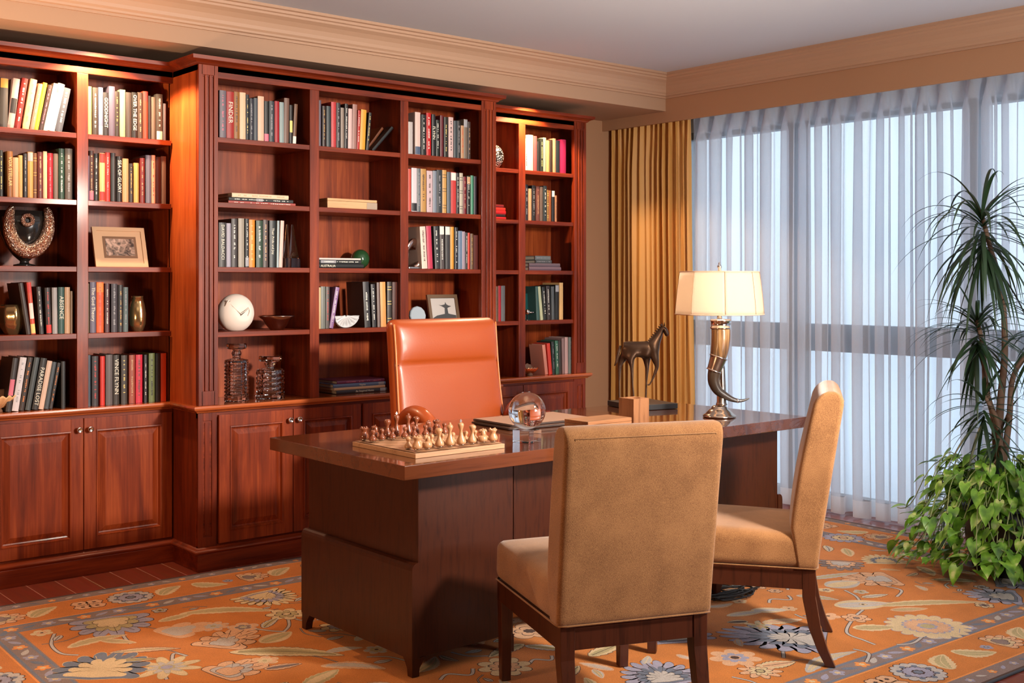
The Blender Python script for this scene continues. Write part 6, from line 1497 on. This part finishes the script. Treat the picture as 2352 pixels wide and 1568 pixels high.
for hi, (b0, n_, L_, dd, drop) in enumerate(heads):
    rs = random.Random(100+hi); mb = MB()
    for k in range(n_):
        az = rs.uniform(0, 2*PI); f = k/n_
        el = 0.95-1.9*f+rs.uniform(-.3, .25)
        base = b0-Vector((0, 0, drop*f))
        strap(mb, base, az, el, L_*rs.uniform(0.75, 1.15), 0.0088*rs.uniform(0.8, 1.2), rs.uniform(0.34, 0.62)*(1.25-f*0.5), rs)
    mb.build('leaf_crown', DLEAF, t, fix=False)
# pothos
m, nt, b = new_mat('pothos_leaf_green'); L = nt.links.new
tcn = N(nt, 'ShaderNodeTexCoord'); no = N(nt, 'ShaderNodeTexNoise'); no.inputs['Scale'].default_value = 16; no.inputs['Detail'].default_value = 3; L(tcn.outputs['Object'], no.inputs['Vector'])
r_ = ramp(nt, [(0.30, (0.035, 0.11, 0.012)), (0.48, (0.13, 0.30, 0.025)), (0.60, (0.24, 0.46, 0.05)), (0.70, (0.60, 0.66, 0.25))]); L(no.outputs['Fac'], r_.inputs['Fac']); L(r_.outputs['Color'], b.inputs['Base Color']); b.inputs['Roughness'].default_value = 0.32
tl = N(nt, 'ShaderNodeBsdfTranslucent'); L(r_.outputs['Color'], tl.inputs[0]); mx = N(nt, 'ShaderNodeMixShader'); mx.inputs[0].default_value = 0.25; L(b.outputs[0], mx.inputs[1]); L(tl.outputs[0], mx.inputs[2]); L(mx.outputs[0], nt.nodes['Material Output'].inputs[0])
PLEAF = m
def heart(mb, pos, dirv, nrm, s_):
    d = dirv.normalized(); nrm = (nrm-d*nrm.dot(d)).normalized(); sd_ = d.cross(nrm)
    out = [(0.0, 0.0), (-0.10, 0.22), (-0.02, 0.40), (0.18, 0.47), (0.42, 0.42), (0.68, 0.27), (0.88, 0.11), (1.05, 0.0)]
    vs = []; 
    for i, (a, w_) in enumerate(out):
        dr = -0.28*max(0, a)**2
        vs.append(pos+d*a*s_+nrm*(dr*s_))                       # midrib
        vs.append(pos+d*a*s_+sd_*w_*0.82*s_+nrm*((dr+0.16*w_)*s_)); vs.append(pos+d*a*s_-sd_*w_*0.82*s_+nrm*((dr+0.16*w_)*s_))
    vs[0] = pos+d*0.02*s_; fs = []
    vs[3] = pos+d*0.10*s_; 
    for i in range(len(out)-1):
        fs.append((3*i, 3*i+1, 3*i+4, 3*i+3)); fs.append((3*i, 3*i+3, 3*i+5, 3*i+2))
    mb.add(vs, fs, 0, True)
rs = random.Random(77); vines = MB(); leaves = []
for k in range(125):
    az = rs.uniform(0, 2*PI); p = Vector((0.12*math.cos(az), 0.12*math.sin(az), 0.30)); reach = rs.uniform(0.14, 0.44); rise = rs.uniform(0.10, 0.28); n_ = rs.randint(3, 6); drop = rs.uniform(0.02, 0.36)
    if math.cos(az)*RT[0]+math.sin(az)*RT[1] > -0.35 and math.cos(az)*FW[0]+math.sin(az)*FW[1] < 0.3: drop = min(drop, 0.10+0.5*rs.random()*0.1)
    pts = []
    for i in range(9):
        s_ = i/8; rr_ = 0.10+reach*s_**0.8*1.05; z = 0.30+rise*math.sin(PI*min(1, s_*1.25))-drop*max(0, s_-0.35)/0.65*1.0
        rr_ = max(rr_, 0.255 if z < 0.36 and s_ > 0.4 else 0); z = max(z, 0.10)
        a2 = az+0.5*(s_**2)*math.sin(k*1.7); pts.append((min(0.43, rr_*math.cos(a2)), rr_*math.sin(a2), z))
    pp, r2 = smooth_path(pts, [0.0022]*9, 2); vines.tube(pp, r2, 5)
    for q in range(2, 9):
        if rs.random() < 0.88:
            b_ = Vector(pts[q]); aw = math.atan2(b_.y, b_.x)+rs.uniform(-1.0, 1.0)
            d = Vector((math.cos(aw), math.sin(aw), rs.uniform(-1.2, 0.25))); s_ = rs.uniform(0.050, 0.092)
            leaves.append((b_+Vector((0, 0, 0.012)), d, Vector((0.3*math.cos(aw), 0.3*math.sin(aw), 1)), s_))
vines.build('vine', flat('pale_green_vine', (0.25, 0.30, 0.12), 0.6), t)
mb = MB()
for (p, d, nn, s_) in leaves:
    tip = p+d.normalized()*s_*1.1
    if tip.z < 0.03 or tip.x > 0.46 or p.x > 0.44: continue
    heart(mb, p, d, nn, s_)
mb.build('trailing_foliage', PLEAF, t, fix=False)
# ================================================================== LIGHT
w = bpy.data.worlds.new('overcast_daylight'); scene.world = w; w.use_nodes = True; nt = w.node_tree
bg = nt.nodes['Background']; bg.inputs['Strength'].default_value = SKY
tcn = N(nt, 'ShaderNodeTexCoord'); sp = N(nt, 'ShaderNodeSeparateXYZ'); r_ = ramp(nt, [(0.0, (0.58, 0.66, 0.74)), (0.46, (0.60, 0.69, 0.78)), (0.56, (0.72, 0.84, 0.95)), (1.0, (0.78, 0.90, 1.0))])
mr = N(nt, 'ShaderNodeMapRange'); mr.inputs['From Min'].default_value = -1; nt.links.new(tcn.outputs['Generated'], sp.inputs[0]); nt.links.new(sp.outputs['Z'], mr.inputs['Value']); nt.links.new(mr.outputs[0], r_.inputs['Fac']); nt.links.new(r_.outputs['Color'], bg.inputs['Color'])
def light(name, typ, loc, aim, energy, color, **kw):
    l = bpy.data.lights.new(name, typ); l.energy = energy; l.color = color
    for k, v in kw.items(): setattr(l, k, v)
    o = bpy.data.objects.new(name, l); col.objects.link(o); o.location = loc
    o.rotation_euler = (Vector(aim)-Vector(loc)).to_track_quat('-Z', 'Y').to_euler(); return o
po = light('window_daylight_portal', 'AREA', (XG-0.09, (5.45+YN)/2, 1.2), (0, (5.45+YN)/2, 1.2), 1, (1, 1, 1), shape='RECTANGLE', size=2.3, size_y=5.45-YN)
po.data.cycles.is_portal = True
po.rotation_euler = (Vector((-1, 0, 0))).to_track_quat('-Z', 'Y').to_euler(); po.data.size, po.data.size_y = 5.45-YN, 2.3
# downlights recessed in the soffit over the two recessed sections
light('soffit_spot', 'SPOT', (2.03, 5.385, ZS-0.02), (2.03, 5.385, 0), E_DL, (1.0, 0.64, 0.37), spot_size=math.radians(132), spot_blend=0.25, shadow_soft_size=0.02)
light('soffit_spot', 'SPOT', (4.735, 5.385, ZS-0.02), (4.735, 5.385, 0), E_DR, (1.0, 0.64, 0.37), spot_size=math.radians(132), spot_blend=0.25, shadow_soft_size=0.02)
# added fill areas under the ceiling, brightening the room without any fixture
light('added_ceiling_fill', 'AREA', (1.1, 0.9, 2.74), (2.9, 4.6, 0.6), E_A, (1.0, 0.80, 0.60), shape='RECTANGLE', size=1.6, size_y=1.2)
light('added_ceiling_fill', 'AREA', (3.9, 1.1, 2.74), (3.5, 4.8, 0.9), E_B, (1.0, 0.78, 0.56), shape='RECTANGLE', size=1.0, size_y=1.0)
light('added_ceiling_fill', 'AREA', (2.6, 2.7, 2.76), (2.6, 2.7, 0), E_C, (1.0, 0.76, 0.52), shape='RECTANGLE', size=1.2, size_y=1.2)
light('added_ceiling_uplight', 'AREA', (3.7, 0.5, 1.2), (3.9, 2.2, 2.8), E_U, (1.0, 0.93, 0.87), shape='RECTANGLE', size=0.9, size_y=0.9)  # unseen uplight added to brighten the ceiling
light('key_softbox', 'AREA', (3.5, 0.9, 2.12), (3.1, 5.3, 0.95), E_K, (1.0, 0.88, 0.76), shape='DISK', size=0.34, spread=math.radians(95))
light('added_soffit_wash', 'SPOT', (0.9, 4.55, 1.55), (1.7, 5.45, 2.565), 130, (1.0, 0.70, 0.46), spot_size=math.radians(60), spot_blend=0.9, shadow_soft_size=0.05)  # unseen spot added to imitate the glow under the soffit
light('added_left_fill', 'POINT', (0.6, 3.3, 0.95), (0, 0, 0), E_F, (1.0, 0.62, 0.36), shadow_soft_size=0.12)  # unseen point light added to brighten the left end of the desk
# ================================================================== CAMERA
cd = bpy.data.cameras.new('camera'); cam = bpy.data.objects.new('camera', cd); col.objects.link(cam); scene.camera = cam
cam.location = (0, 0, EYE); cam.rotation_euler = (PI/2, 0, TH-PI/2)
cd.sensor_width = 36.0; cd.lens = FPX/2352*36.0; cd.shift_y = -(784-HOR)/2352; cd.clip_start = 0.05
vs_ = scene.view_settings; scene.display_settings.display_device = 'sRGB'; vs_.view_transform = 'Standard'; vs_.look = 'None'; vs_.gamma = 1.0; vs_.use_curve_mapping = False; vs_.exposure = EXPO
cy = scene.cycles; cy.use_denoising = True; cy.max_bounces = 10; cy.transparent_max_bounces = 16; cy.transmission_bounces = 10; cy.diffuse_bounces = 4; cy.glossy_bounces = 4; cy.sample_clamp_indirect = 6.0; cy.caustics_reflective = False; cy.caustics_refractive = True; cy.blur_glossy = 0.5
